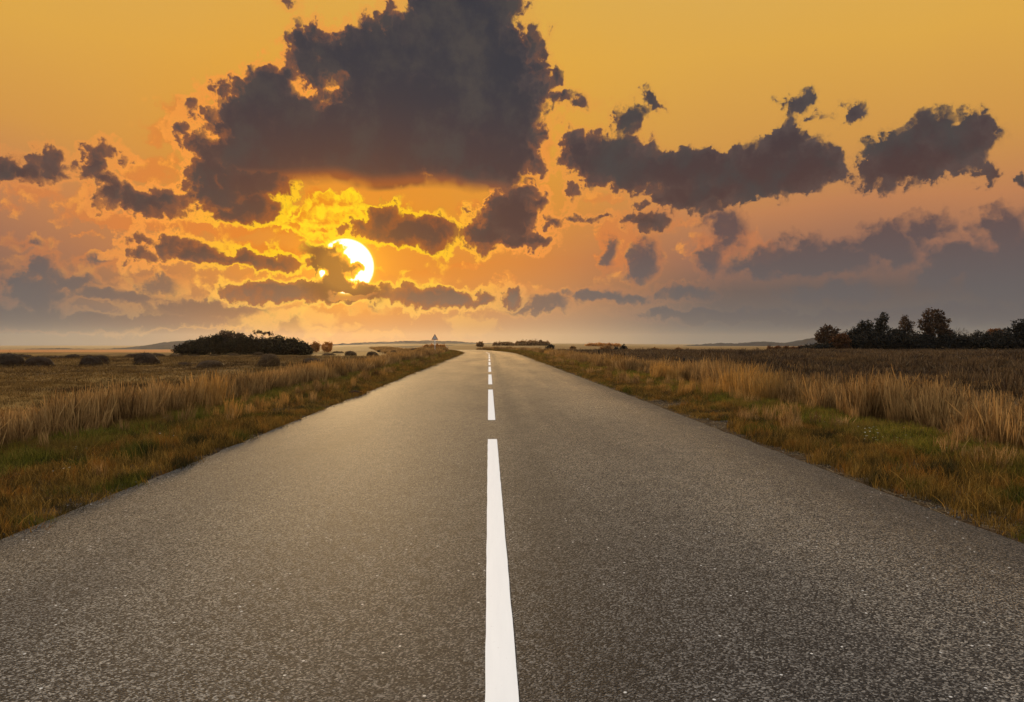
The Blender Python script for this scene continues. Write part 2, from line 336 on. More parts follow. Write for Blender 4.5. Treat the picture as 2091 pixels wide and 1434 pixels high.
# ------------------------------------------------------------------ materials
def new_mat(name):
    m = bpy.data.materials.new(name); m.use_nodes = True; t = m.node_tree
    bs = next(n for n in t.nodes if n.type == 'BSDF_PRINCIPLED')
    return m, NT(t), bs, next(n for n in t.nodes if n.type == 'OUTPUT_MATERIAL')
def pos(N): return N.new('ShaderNodeNewGeometry').outputs['Position']
def attr(N, name): return N.new('ShaderNodeAttribute', attribute_name=name).outputs['Fac']
def plant_mat(name, cols, patch=None, patch_scale=0.6, trans=0.35, rough=0.7, spread=0.9):
    # cols: three colours along the blade-to-blade tone; patch: colours that whole spots lean towards
    m, N, bs, out = new_mat(name)
    t = attr(N, 'tone'); rnd = N.new('ShaderNodeObjectInfo').outputs['Random']
    tt = N.m('ADD', N.m('MULTIPLY', t, spread), N.m('MULTIPLY', N.m('SUBTRACT', rnd, 0.5), 0.35), clamp=True)
    c = N.ramp(tt, [(0.0, cols[0]), (0.5, cols[1]), (1.0, cols[2])], 'LINEAR')
    p = pos(N)
    if patch:
        for i, (pc, lo, hi, sc) in enumerate(patch):
            n = N.noise(N.vm('ADD', N.vm('MULTIPLY', p, (1, 1, 0)), (17.0 * i, 5.0 * i, 0)), sc, 3, 0.6)
            c = N.mix(N.step(n, lo, hi, 0.0, 0.85), c, N.mix(tt, tuple(0.55 * k for k in pc), tuple(1.35 * k for k in pc)))
    bs.inputs['Roughness'].default_value = rough; bs.inputs['Specular IOR Level'].default_value = 0.12
    N.put(bs.inputs['Base Color'], c)
    tr = N.new('ShaderNodeBsdfTranslucent'); N.put(tr.inputs[0], c)
    mx = N.new('ShaderNodeMixShader'); mx.inputs[0].default_value = trans
    N.t.links.new(bs.outputs[0], mx.inputs[1]); N.t.links.new(tr.outputs[0], mx.inputs[2]); N.t.links.new(mx.outputs[0], out.inputs[0])
    return m
def plain_mat(name, col, rough=0.8, var=0.25, scale=6.0, spec=0.25):
    m, N, bs, out = new_mat(name)
    n = N.noise(N.new('ShaderNodeTexCoord').outputs['Object'], scale, 4, 0.6)
    c = N.mix(N.step(n, 0.3, 0.7), tuple(k * (1 - var) for k in col), tuple(k * (1 + var) for k in col))
    N.put(bs.inputs['Base Color'], c); bs.inputs['Roughness'].default_value = rough; bs.inputs['Specular IOR Level'].default_value = spec
    return m

# ------------------------------------------------------------------ shape of the land
EL, ER = -3.24, 3.47                        # road edges beside the centre line of the straight part
def road_c(y):                              # sideways shift of the road where it bends away to the left
    y = np.asarray(y, float); a = np.clip(y - 75, 0, 45); b = np.clip(y - 120, 0, None)
    return -(a * a / 470.0) - b * 0.19
FL, FR = -0.95, -0.70
def fall(x, y):                              # the plain sinks away in the distance, most of all to the left
    a = x / np.maximum(y, 20.0); return (0.0015 + 0.0082 * sst(a, -0.12, -0.34) + 0.0042 * sst(a, 0.08, 0.30)) * np.clip(y - 150, 0, 2400)
def gz(x, y):
    x = np.asarray(x, float); y = np.asarray(y, float); s = x - road_c(y)
    dl, dr = EL - s, s - ER
    zl = -0.03 + 0.07 * sst(dl, 0.3, 1.9) + (FL - 0.04) * sst(dl, 2.3, 6.2)
    zr = -0.03 + 0.08 * sst(dr, 0.3, 2.1) + (FR - 0.05) * sst(dr, 2.6, 6.5)
    z = np.where(dl > 0, zl, np.where(dr > 0, zr, -0.06))
    k = sst(y, 122, 170); z = z * (1 - k) + (FL - 0.06 * (np.maximum(dl, dr) < 0)) * k     # the embankment ends beyond the bend
    off = np.maximum(np.maximum(dl, dr), 0)
    z = z + 0.05 * vnoise(x * 1.7, y * 1.7, 1) * sst(off, 0.1, 0.8) + 0.16 * vnoise(x / 4.0, y / 5.0, 2) * sst(off, 4, 12)
    far = sst(y, 160, 900)
    z = z - fall(x, y)
    z = z + far * (1.2 * vnoise(x / 330.0, y / 260.0, 3) + 0.2) * sst(off, 6, 60)
    return z
def gzf(x, y): return float(gz(np.array([x]), np.array([y]))[0])

SL = np.unique(np.concatenate([-np.geomspace(9.5, 5500, 46) , np.arange(-9.5, -2.9, 0.14), np.arange(-2.9, 3.2, 1.0), np.arange(3.2, 10.5, 0.14), np.geomspace(10.5, 5500, 46)]))
YL = np.concatenate([np.arange(-14, 46, 0.45), np.geomspace(46.4, 6000, 90)])
S2, Y2 = np.meshgrid(SL, YL); X2 = S2 + road_c(np.minimum(Y2, 400))
Z2 = gz(X2, Y2)
ny, nx = S2.shape
idx = np.arange(ny * nx).reshape(ny, nx)
fq = np.stack([idx[:-1, :-1], idx[:-1, 1:], idx[1:, 1:], idx[1:, :-1]], -1).reshape(-1, 4)
m, N, bs, out = new_mat('earth_and_stubble')
p = pos(N); px_, py_, pz_ = N.sep(p)[:3]; s_ = attr(N, 'across')
flat = N.vm('MULTIPLY', p, (1, 1, 0))
n1 = N.noise(flat, 0.9, 5, 0.62); n2 = N.noise(flat, 9.0, 4, 0.65); n3 = N.noise(flat, 60.0, 3, 0.6)
soil = N.mix(N.step(n2, 0.35, 0.68), (0.020, 0.012, 0.006), (0.075, 0.045, 0.022))
soil = N.mix(N.step(n3, 0.55, 0.72, 0.0, 0.7), soil, (0.20, 0.135, 0.07))
rows = N.noise(N.comb(N.m('MULTIPLY', s_, 0.55), N.m('MULTIPLY', py_, 0.012), 2.0), 1.0, 4, 0.62)
blot = N.noise(N.vm('MULTIPLY', flat, (0.05, 0.02, 0)), 1.0, 4, 0.6)
mown = N.mix(N.step(rows, 0.36, 0.60), (0.026, 0.012, 0.0035), (0.140, 0.072, 0.016))
mown = N.mix(N.step(blot, 0.45, 0.62, 0.0, 0.7), mown, (0.22, 0.125, 0.032))
mown = N.mix(N.step(n2, 0.42, 0.70, 0.0, 0.6), mown, (0.060, 0.034, 0.012))
weedy = N.mix(N.step(blot, 0.38, 0.62), (0.036, 0.023, 0.012), (0.088, 0.054, 0.024))
weedy = N.mix(N.step(n2, 0.42, 0.70, 0.0, 0.5), weedy, (0.030, 0.018, 0.010))
bands = N.noise(N.comb(N.m('MULTIPLY', px_, 0.0014), N.m('MULTIPLY', py_, 0.0075), 0.0), 1.0, 4, 0.55)
farf = N.ramp(bands, [(0.30, (0.07, 0.046, 0.018)), (0.45, (0.17, 0.105, 0.034)), (0.52, (0.13, 0.066, 0.024)), (0.60, (0.21, 0.14, 0.050)), (0.75, (0.07, 0.056, 0.022))], 'LINEAR')
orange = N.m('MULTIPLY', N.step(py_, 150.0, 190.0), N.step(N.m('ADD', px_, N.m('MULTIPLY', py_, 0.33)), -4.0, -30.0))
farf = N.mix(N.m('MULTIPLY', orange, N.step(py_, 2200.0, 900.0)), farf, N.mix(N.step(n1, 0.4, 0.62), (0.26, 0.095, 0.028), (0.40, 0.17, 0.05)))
left = N.m('LESS_THAN', s_, 0.0)
off_ = N.m('ABSOLUTE', s_)
field = N.mix(left, weedy, mown)
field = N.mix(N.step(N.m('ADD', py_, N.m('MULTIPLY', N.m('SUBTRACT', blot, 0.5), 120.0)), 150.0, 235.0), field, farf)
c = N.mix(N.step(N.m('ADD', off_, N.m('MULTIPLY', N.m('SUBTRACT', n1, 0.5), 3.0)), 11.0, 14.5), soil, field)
N.put(bs.inputs['Base Color'], c); bs.inputs['Roughness'].default_value = 0.95; bs.inputs['Specular IOR Level'].default_value = 0.05
bmp = N.new('ShaderNodeBump'); bmp.inputs['Strength'].default_value = 0.8; bmp.inputs['Distance'].default_value = 0.06
N.put(bmp.inputs['Height'], N.m('ADD', n2, N.m('MULTIPLY', n3, 0.4))); N.t.links.new(bmp.outputs[0], bs.inputs['Normal'])
ground = mesh_np('ground', np.stack([X2, Y2, Z2], -1).reshape(-1, 3), fq, m, attrs={'across': S2.ravel()}, smooth=True)
tag(ground, kind='structure')

# ------------------------------------------------------------------ road
yr = np.concatenate([np.arange(-12, 60, 0.12), np.arange(60, 170, 1.0), np.geomspace(171, 320, 30)])
rows_, prof = [], []
for i, y in enumerate(yr):
    c0 = float(road_c(y))
    jl = 0.022 * float(vnoise(y * 0.9, 3.0, 5)) + 0.035 * float(vnoise(y * 4.0, 9.0, 6)) + 0.06 * float(vnoise(y * 0.13, 1.0, 8))
    jr = 0.022 * float(vnoise(y * 0.9, 13.0, 5)) + 0.035 * float(vnoise(y * 4.0, 19.0, 6)) + 0.06 * float(vnoise(y * 0.13, 21.0, 8))
    a, b = EL + jl + c0, ER + jr + c0
    rows_.append([(a - 0.05, y, -0.12), (a - 0.012, y, -0.016), (a + 0.03, y, 0.0), (a + 1.2, y, 0.010), (c0 + 0.1, y, 0.022), (b - 1.2, y, 0.010), (b - 0.03, y, 0.0), (b + 0.012, y, -0.016), (b + 0.05, y, -0.12)])
    prof.append([-3.4, -3.3, -3.2, -2.0, 0.1, 2.2, 3.3, 3.4, 3.5])
rv = np.array(rows_); rv[:, :, 2] += FL * sst(rv[:, 4:5, 1], 122, 170) - fall(rv[:, 4:5, 0], rv[:, 4:5, 1]); ny, nx = rv.shape[:2]; idx = np.arange(ny * nx).reshape(ny, nx)
fq = np.stack([idx[:-1, :-1], idx[:-1, 1:], idx[1:, 1:], idx[1:, :-1]], -1).reshape(-1, 4)
def asphalt(name):
    m, N, bs, out = new_mat(name)
    p = pos(N); s_ = attr(N, 'across'); px_, py_, pz_ = N.sep(p)[:3]
    flat = N.vm('MULTIPLY', p, (1, 1, 0))
    wob = N.vm('SUBTRACT', N.noise(flat, 70.0, 2, 0.5, col=True), (0.5, 0.5, 0.5))
    q = N.vm('MULTIPLY_ADD', wob, (0.012, 0.012, 0), flat)
    grain = N.voro(q, 135.0, 0, out='Color', dims='2D'); gr = N.sep(grain)
    dist = N.voro(q, 135.0, 0, out='Distance', dims='2D')
    g2 = N.noise(flat, 85.0, 4, 0.7)
    mid = N.noise(flat, 5.0, 5, 0.62)
    broad = N.noise(N.vm('MULTIPLY', flat, (0.55, 0.16, 0)), 1.0, 4, 0.6)
    trk = N.noise(N.comb(N.m('MULTIPLY', s_, 0.75), N.m('MULTIPLY', py_, 0.03), 0), 1.0, 3, 0.55)
    v = N.m('ADD', N.m('MULTIPLY', gr[0], 0.50), N.m('MULTIPLY', g2, 0.72))
    c = N.ramp(v, [(0.42, (0.0022, 0.0021, 0.0027)), (0.54, (0.010, 0.0094, 0.0097)), (0.70, (0.036, 0.0335, 0.032)), (0.90, (0.20, 0.185, 0.165))], 'LINEAR')
    tone = N.m('ADD', N.m('MULTIPLY', N.m('SUBTRACT', mid, 0.5), 0.9), N.m('ADD', N.m('MULTIPLY', N.m('SUBTRACT', broad, 0.5), 1.7), N.m('MULTIPLY', N.m('SUBTRACT', trk, 0.5), 1.7)))
    c = N.mix(1.0, c, N.ramp(N.m('ADD', tone, 0.5, clamp=True), [(0.0, (0.58, 0.57, 0.58)), (0.5, (1, 1, 1)), (1.0, (1.42, 1.38, 1.30))], 'LINEAR'), 'MULTIPLY', clamp=False)
    # worn wheel paths are paler, the strip beside the line and the edges hold more bitumen; edges widened to shade the near corners too
    wp = N.m('ADD', N.step(N.m('ABSOLUTE', N.m('SUBTRACT', N.m('ABSOLUTE', N.m('SUBTRACT', s_, 0.1)), 1.7)), 1.1, 0.2), 0.0)
    c = N.mix(N.m('MULTIPLY', wp, 0.35), c, N.mix(1.0, c, (1.45, 1.40, 1.30), 'MULTIPLY', clamp=False), clamp=False)
    edge = N.m('MAXIMUM', N.step(s_, -2.45, -3.28), N.step(s_, 2.35, 3.42))
    c = N.mix(N.m('MULTIPLY', edge, 0.85), c, N.mix(1.0, c, (0.42, 0.42, 0.44), 'MULTIPLY'))
    seam = N.step(N.m('ABSOLUTE', N.m('SUBTRACT', s_, N.m('MULTIPLY_ADD', N.noise(N.comb(0.0, py_, 0.0), 0.9, 3, 0.6), 0.5, 0.15))), 0.34, 0.02)
    c = N.mix(N.m('MULTIPLY', seam, 0.42), c, N.mix(1.0, c, (0.5, 0.5, 0.5), 'MULTIPLY'))
    # faint cross seams and a few pale chips
    cr = N.noise(N.comb(N.m('MULTIPLY', px_, 0.12), N.m('MULTIPLY', py_, 0.8), 0.0), 1.0, 4, 0.6)
    c = N.mix(N.m('MULTIPLY', N.step(N.m('ABSOLUTE', N.m('SUBTRACT', cr, 0.5)), 0.012, 0.0), N.step(py_, 9.0, 20.0, 0.0, 0.4)), c, (0.03, 0.028, 0.027))
    chip = N.sep(N.voro(flat, 17.0, 0, out='Color', dims='2D')); chd = N.voro(flat, 17.0, 0, out='Distance', dims='2D')
    c = N.mix(N.m('MULTIPLY', N.m('GREATER_THAN', chip[1], 0.965), N.step(chd, 0.13, 0.06)), c, (0.55, 0.52, 0.47))
    N.put(bs.inputs['Base Color'], c)
    N.put(bs.inputs['Roughness'], N.m('MULTIPLY_ADD', g2, 0.22, 0.66)); bs.inputs['Specular IOR Level'].default_value = 0.2
    N.put(bs.inputs['Sheen Weight'], N.m('MULTIPLY', N.m('MULTIPLY', N.step(v, 0.42, 0.84, 0.10, 1.0), N.m('MULTIPLY_ADD', tone, 0.7, 0.80, clamp=True)), N.m('SUBTRACT', 1.0, N.m('MULTIPLY', N.m('MAXIMUM', edge, N.m('MULTIPLY', seam, 0.5)), 0.75)))); bs.inputs['Sheen Roughness'].default_value = 0.16; bs.inputs['Sheen Tint'].default_value = (1.0, 0.84, 0.56, 1)      # golden sheen added to imitate light brightening the road into the distance
    b1 = N.new('ShaderNodeBump'); b1.inputs['Strength'].default_value = 0.45; b1.inputs['Distance'].default_value = 0.004
    N.put(b1.inputs['Height'], N.m('SUBTRACT', N.m('MULTIPLY', g2, 1.2), dist)); N.t.links.new(b1.outputs[0], bs.inputs['Normal'])
    return m
road = mesh_np('road', rv.reshape(-1, 3), fq, asphalt('worn_asphalt'), attrs={'across': np.array(prof).ravel()}, smooth=True)
tag(road, kind='structure')
m, N, bs, out = new_mat('road_paint')
p = N.vm('MULTIPLY', pos(N), (1, 1, 0))
w = N.noise(p, 60.0, 4, 0.65); w2 = N.noise(N.vm('MULTIPLY', p, (30.0, 2.0, 0)), 1.0, 3, 0.6)
c = N.mix(N.step(w, 0.62, 0.74, 0.0, 0.55), N.mix(w2, (0.66, 0.675, 0.68), (0.76, 0.77, 0.765)), (0.42, 0.41, 0.39))
N.put(bs.inputs['Base Color'], c); bs.inputs['Roughness'].default_value = 0.55
PAINT = m
def dash(y0, y1):
    ys = np.arange(y0, y1 + 0.001, 0.06 if y1 < 20 else 0.5); v = []; n = len(ys)
    for y in ys:
        c0 = float(road_c(y)) + 0.047; jl = 0.003 * float(vnoise(y * 6, 2, 11)); jr = 0.003 * float(vnoise(y * 6, 7, 12))
        zl, zr = 0.0245, 0.0245
        v += [(c0 - 0.061 + jl, y, zl), (c0 + 0.061 + jr, y, zr)]
    f = [(2 * i, 2 * i + 1, 2 * i + 3, 2 * i + 2) for i in range(n - 1)]
    return mesh_np('lane_dash', v, f, PAINT, road)
for y0, y1 in ((-4.0, 9.05), (11.25, 18.6), (20.9, 27.6), (29.8, 36.4), (38.6, 45.2), (47.4, 54.0), (56.2, 62.8), (65.0, 71.5), (73.8, 80.2), (82.5, 89)):
    dash(y0, y1)

# ------------------------------------------------------------------ hills far off
hm = plain_mat('wooded_hillside', (0.016, 0.022, 0.028), 0.95, 0.45, 0.02, 0.0)
def hill_range(pts, Y, depth, name='hills'):
    xs = np.arange(pts[0][0], pts[-1][0] + 1, 3.0); hp = np.interp(xs, [a for a, b in pts], [b for a, b in pts]); v = []
    prof_ = [(-1.0, 0.0), (-0.8, 0.22), (-0.55, 0.55), (-0.3, 0.82), (-0.1, 0.97), (0.05, 1.0), (0.3, 0.85), (0.7, 0.4), (1.0, 0.0)]
    for pxx, py in zip(xs, hp):
        d = ray(pxx, 700.0); x0 = d.x / d.y * Y; top = CAM_H + (700.4 - py) / FPX * Y
        top += (0.0022 * Y) * float(vnoise(pxx / 9.0, 1.0, 31)) * 0.5 + 0.0012 * Y * float(vnoise(pxx / 3.1, 2.0, 32)) * 0.6
        for a, h in prof_: v.append((x0 * (1 + a * depth / Y), Y + a * depth, -40.0 + (top + 40.0) * h))
    n, k = len(xs), len(prof_); f = [(i * k + j, (i + 1) * k + j, (i + 1) * k + j + 1, i * k + j + 1) for i in range(n - 1) for j in range(k - 1)]
    return tag(mesh_np(name, v, f, hm, smooth=True), kind='structure')
hill_range([(-260,712),(-60,716),(20,714),(70,713),(120,711),(190,714),(240,711),(290,707),(330,700),(390,695),(430,697),(480,704),(560,710),(640,714)], 2600, 420)
hill_range([(560,712),(640,706),(700,702),(780,699),(850,696.5),(885,696),(930,698),(985,701),(1060,703),(1150,704),(1250,705)], 3600, 500)
hill_range([(1200,712),(1300,710),(1391,707),(1440,703),(1470,701),(1500,702),(1560,698),(1600,701),(1640,694),(1670,689),(1715,683),(1790,682),(1860,688),(1950,685),(2010,690),(2100,692),(2300,705)], 3200, 450)

# ------------------------------------------------------------------ grass
def blades(n, rad, h0, h1, w, lean=0.25, seed=0, head=0.0, levels=4, flat=0.0, curl=1.0):
    r = np.random.default_rng(seed); mb = MB()
    for i in range(n):
        a, q = r.uniform(0, 2 * math.pi), rad * math.sqrt(r.uniform()); bx, by = q * math.cos(a), q * math.sin(a)
        h = r.uniform(h0, h1); la = r.uniform(0, 2 * math.pi); ln = lean * abs(r.normal()) * h * curl; fa = r.uniform(0, math.pi); ww = w * r.uniform(0.7, 1.3)
        t = float(np.clip(r.normal(0.5, 0.22), 0, 1)); v, tt = [], []
        for k in range(levels):
            u = k / (levels - 1); z = h * u * (1 - flat) + 0.004; o = ln * u ** 1.8 + flat * h * u
            wk = ww * (1 - 0.75 * u)
            if head and u > 0.6: wk = ww * head * (1.0 if u < 0.95 else 0.35)
            cx, cy = bx + o * math.cos(la), by + o * math.sin(la)
            v += [(cx - wk * math.cos(fa), cy - wk * math.sin(fa), z), (cx + wk * math.cos(fa), cy + wk * math.sin(fa), z)]
            tt += [min(1, t + (0.25 if head and u > 0.6 else 0))] * 2
        mb.add(v, [(2 * k, 2 * k + 1, 2 * k + 3, 2 * k + 2) for k in range(levels - 1)], np.array(tt))
    return mb
def kit(name, mat, makers):
    c = bpy.data.collections.new(name)
    for mk in makers: c.objects.link(mk.build(name, mat, link=False))
    return c
def scatter(name, pts, coll, ncoll, scl, label, cat, tilt=0.12, seed=1):
    pts = np.asarray(pts, float); n = len(pts); r = np.random.default_rng(seed)
    me = bpy.data.meshes.new(name); me.vertices.add(n); me.vertices.foreach_set('co', pts.astype(np.float32).ravel())
    rot = np.stack([r.normal(0, tilt, n), r.normal(0, tilt, n), r.uniform(0, 2 * math.pi, n)], 1)
    for nm, typ, dat, key in (('spin', 'FLOAT_VECTOR', rot, 'vector'), ('size', 'FLOAT_VECTOR', np.asarray(scl, float), 'vector')):
        a = me.attributes.new(nm, typ, 'POINT'); a.data.foreach_set(key, dat.astype(np.float32).ravel())
    a = me.attributes.new('pick', 'INT', 'POINT'); a.data.foreach_set('value', r.integers(0, ncoll, n).astype(np.int32))
    o = bpy.data.objects.new(name, me); COL.objects.link(o)
    g = bpy.data.node_groups.new(name, 'GeometryNodeTree')
    g.interface.new_socket('Geometry', in_out='INPUT', socket_type='NodeSocketGeometry'); g.interface.new_socket('Geometry', in_out='OUTPUT', socket_type='NodeSocketGeometry')
    gi, go = g.nodes.new('NodeGroupInput'), g.nodes.new('NodeGroupOutput'); ip = g.nodes.new('GeometryNodeInstanceOnPoints')
    ci = g.nodes.new('GeometryNodeCollectionInfo'); ci.inputs['Collection'].default_value = coll; ci.inputs['Separate Children'].default_value = True; ci.inputs['Reset Children'].default_value = True
    def na(nm, typ): q = g.nodes.new('GeometryNodeInputNamedAttribute'); q.data_type = typ; q.inputs['Name'].default_value = nm; return q.outputs['Attribute']
    er = g.nodes.new('FunctionNodeEulerToRotation'); L = g.links.new
    L(na('spin', 'FLOAT_VECTOR'), er.inputs[0]); L(gi.outputs[0], ip.inputs['Points']); L(ci.outputs[0], ip.inputs['Instance'])
    ip.inputs['Pick Instance'].default_value = True; L(na('pick', 'INT'), ip.inputs['Instance Index']); L(er.outputs[0], ip.inputs['Rotation']); L(na('size', 'FLOAT_VECTOR'), ip.inputs['Scale'])
    L(ip.outputs[0], go.inputs[0])
    md = o.modifiers.new('scatter', 'NODES'); md.node_group = g
    return tag(o, label, cat, kind='stuff')
def strew(s0, s1, y0, y1, dens, seed, ragged=0.0):      # random ground points between two lines along the road, in and around the view
    r = np.random.default_rng(seed); n = int((s1 - s0) * (y1 - y0) * dens)
    s = r.uniform(s0, s1, n); y = r.uniform(y0, y1, n); x = s + road_c(y)
    keep = (np.abs(x - 0.034 * y) < 0.86 * y + 3.0)
    if ragged:                                # thin out unevenly towards the far side of the strip
        u = (s - s0) / (s1 - s0); u = 1 - u if s1 < 0 else u
        keep &= (u > 0.03 + 0.08 * vnoise(s / 1.2, y / 1.6, 15))
        keep &= (u < ragged * 0.45 + 0.9 * vnoise(s / 2.2, y / 4.0, 5) + 0.45 * r.uniform(-1, 1, n))
    x, y = x[keep], y[keep]; return np.stack([x, y, gz(x, y) - 0.01], 1)
def sized(n, base, jit, seed, wide=1.0):
    r = np.random.default_rng(seed); k = base * r.uniform(1 - jit, 1 + jit, n); return np.stack([k * wide, k * wide, k * r.uniform(0.85, 1.15, n)], 1)
def graded(s0, s1, bands, seed, ragged=0.0, swell=0.0):            # bands: (y0, y1, density, size, width)
    P_, S_ = [], []
    for i, (y0, y1, d, k, wd) in enumerate(bands):
        q = strew(s0, s1, y0, y1, d, seed + i, ragged); z_ = sized(len(q), k, 0.3, seed + 50 + i, wd); P_.append(q)
        z_[:, 2] *= np.clip(1 + swell * (vnoise(q[:, 0] / 1.6, q[:, 1] / 2.2, 9) + 0.6 * vnoise(q[:, 0] / 0.6, q[:, 1] / 0.8, 4)), 0.45, 1.8); S_.append(z_)
    return np.concatenate(P_), np.concatenate(S_)

dry = plant_mat('dry_meadow_grass', [(0.050, 0.025, 0.009), (0.195, 0.105, 0.035), (0.43, 0.260, 0.095)],
                [((0.085, 0.046, 0.016), 0.50, 0.62, 0.16), ((0.36, 0.19, 0.045), 0.54, 0.64, 0.25)], trans=0.4)
tall = kit('tall_grass_tuft', dry, [blades(46, 0.20, 0.28, 0.62, 0.0038, 0.20, 100 + i, head=2.0) for i in range(8)])
pl, sl = graded(-12.8, -5.05, [(2.5, 24, 26, 0.80, 1.0), (24, 60, 11, 0.84, 1.5), (60, 150, 4, 0.85, 2.4), (150, 330, 2.0, 1.05, 3.0)], 11, ragged=1.7, swell=0.4)
scatter('tall_dry_grass', pl, tall, 8, sl, 'tall dry straw-coloured grass beside the left verge of the road', 'dry grass', seed=2)
pr, sr = graded(5.45, 21.0, [(2.5, 24, 26, 0.86, 1.0), (24, 60, 11, 0.86, 1.5), (60, 140, 4.4, 0.78, 2.4)], 21, ragged=1.0, swell=0.6)
scatter('tall_dry_grass', pr, tall, 8, sr, 'tall golden dry grass lining the right verge of the road', 'dry grass', seed=3)
pm, sm = graded(-5.6, -3.7, [(2.5, 20, 5.0, 0.50, 0.8), (20, 60, 2.0, 0.50, 1.2)], 111, swell=0.9); pn, sn = graded(4.1, 6.2, [(2.5, 20, 6.5, 0.52, 0.8), (20, 60, 2.6, 0.52, 1.2)], 115, swell=0.9)
pa, sa = np.concatenate([pm, pn]), np.concatenate([sm, sn]); pick_ = vnoise(pa[:, 0] / 0.9, pa[:, 1] / 1.4, 21) + 0.12 * np.abs(pa[:, 0]) > 0.50
scatter('stray_dry_stems', pa[pick_], tall, 8, sa[pick_], 'stray dry stems standing in the short verge grass on both sides', 'dry grass', seed=14)
weed = plant_mat('brown_weeds', [(0.018, 0.011, 0.006), (0.062, 0.036, 0.017), (0.150, 0.092, 0.042)],
                 [((0.028, 0.017, 0.010), 0.47, 0.62, 0.07), ((0.13, 0.075, 0.028), 0.56, 0.70, 0.16)], trans=0.3)
weeds = kit('weed_tuft', weed, [blades(44, 0.26, 0.22, 0.55, 0.005, 0.34, 200 + i, head=2.4) for i in range(8)])
p3, s3 = graded(8.5, 110.0, [(4, 26, 12, 0.95, 1.25), (26, 60, 5.8, 1.0, 1.7), (60, 146, 1.8, 0.95, 2.9)], 31, swell=1.0)
scatter('brown_weeds', p3, weeds, 8, s3, 'dark brown weedy growth filling the field right of the road', 'weeds', seed=4)
short = plant_mat('verge_grass', [(0.030, 0.019, 0.005), (0.170, 0.095, 0.017), (0.44, 0.255, 0.055)],
                  [((0.072, 0.078, 0.008), 0.54, 0.61, 1.3), ((0.27, 0.115, 0.018), 0.54, 0.62, 2.2), ((0.016, 0.018, 0.006), 0.54, 0.61, 1.7)], trans=0.4)
vt = kit('verge_tuft', short, [blades(70, 0.13, 0.025, 0.105, 0.0027, 0.6, 300 + i) for i in range(8)])
for (s0, s1, lab, sd_) in ((-5.4, -3.18, 'short brown and green grass on the left road verge', 41), (3.62, 5.8, 'short brown and green grass on the right road verge', 51)):
    q, z = graded(s0, s1, [(2, 14, 90, 1.0, 1.0), (14, 34, 42, 1.05, 1.35), (34, 120, 12, 1.2, 2.4)], sd_)
    sx = q[:, 0] - road_c(q[:, 1]); gap = vnoise(q[:, 0] * 1.3, q[:, 1] * 0.9, sd_) + 0.5 * vnoise(q[:, 0] * 3.1, q[:, 1] * 2.3, sd_ + 1)
    edge_d = np.minimum(np.abs(sx - EL), np.abs(sx - ER))
    keep = gap > np.where(sx > 0, 0.35 - 1.1 * edge_d, -0.42); keep |= (edge_d > 0.9) & (gap > -0.40)
    hk = 0.75 + 1.0 * (vnoise(q[:, 0] * 0.8, q[:, 1] * 0.5, sd_ + 3) + 0.35); z[:, 2] *= np.clip(hk, 0.5, 1.6)
    scatter('verge_grass', q[keep], vt, 8, z[keep], lab, 'grass', seed=sd_)
green = plant_mat('green_verge_grass', [(0.036, 0.036, 0.006), (0.150, 0.135, 0.014), (0.30, 0.225, 0.040)], [((0.19, 0.115, 0.024), 0.46, 0.60, 0.8)], trans=0.45)
gt = kit('green_tuft', green, [blades(70, 0.13, 0.03, 0.12, 0.0030, 0.45, 400 + i) for i in range(6)])
for (s0, s1, lab, sd_) in ((-5.65, -4.65, 'strip of fresh green grass along the top of the left verge', 61), (4.85, 5.95, 'strip of fresh green grass along the top of the right verge', 71)):
    q, z = graded(s0, s1, [(3, 16, 80, 1.1, 1.0), (16, 40, 34, 1.1, 1.4), (40, 110, 9, 1.25, 2.4)], sd_)
    scatter('green_grass_strip', q, gt, 6, z, lab, 'grass', seed=sd_)
straw = plant_mat('dead_straw', [(0.08, 0.05, 0.025), (0.22, 0.155, 0.08), (0.42, 0.32, 0.18)], trans=0.2)
stk = kit('straw_scrap', straw, [blades(16, 0.12, 0.05, 0.18, 0.0022, 0.1, 500 + i, flat=0.93) for i in range(6)])
q, z = graded(3.50, 4.4, [(2, 14, 46, 1.0, 1.0), (14, 30, 18, 1.1, 1.2)], 81)
q2, z2 = graded(-3.6, -3.22, [(2, 14, 14, 0.9, 1.0)], 85); q = np.concatenate([q, q2]); z = np.concatenate([z, z2]); q[:, 2] += 0.012
scatter('straw_litter', q, stk, 6, z, 'dead straw and dry stalks littering the asphalt edge', 'straw litter', seed=8, tilt=0.05)
stub = plant_mat('field_stubble', [(0.030, 0.016, 0.005), (0.125, 0.070, 0.018), (0.27, 0.165, 0.048)],
                 [((0.032, 0.018, 0.007), 0.46, 0.6, 0.10), ((0.15, 0.085, 0.022), 0.55, 0.68, 0.14)], trans=0.3)
sb = kit('stubble_tuft', stub, [blades(30, 0.25, 0.04, 0.13, 0.005, 0.4, 600 + i) for i in range(6)])
q, z = graded(-75.0, -12.4, [(12, 40, 6, 1.1, 1.6), (40, 110, 1.4, 1.3, 3.0)], 91)
scatter('field_stubble', q, sb, 6, z, 'low brown stubble on the mown hay field left of the road', 'stubble', seed=9)
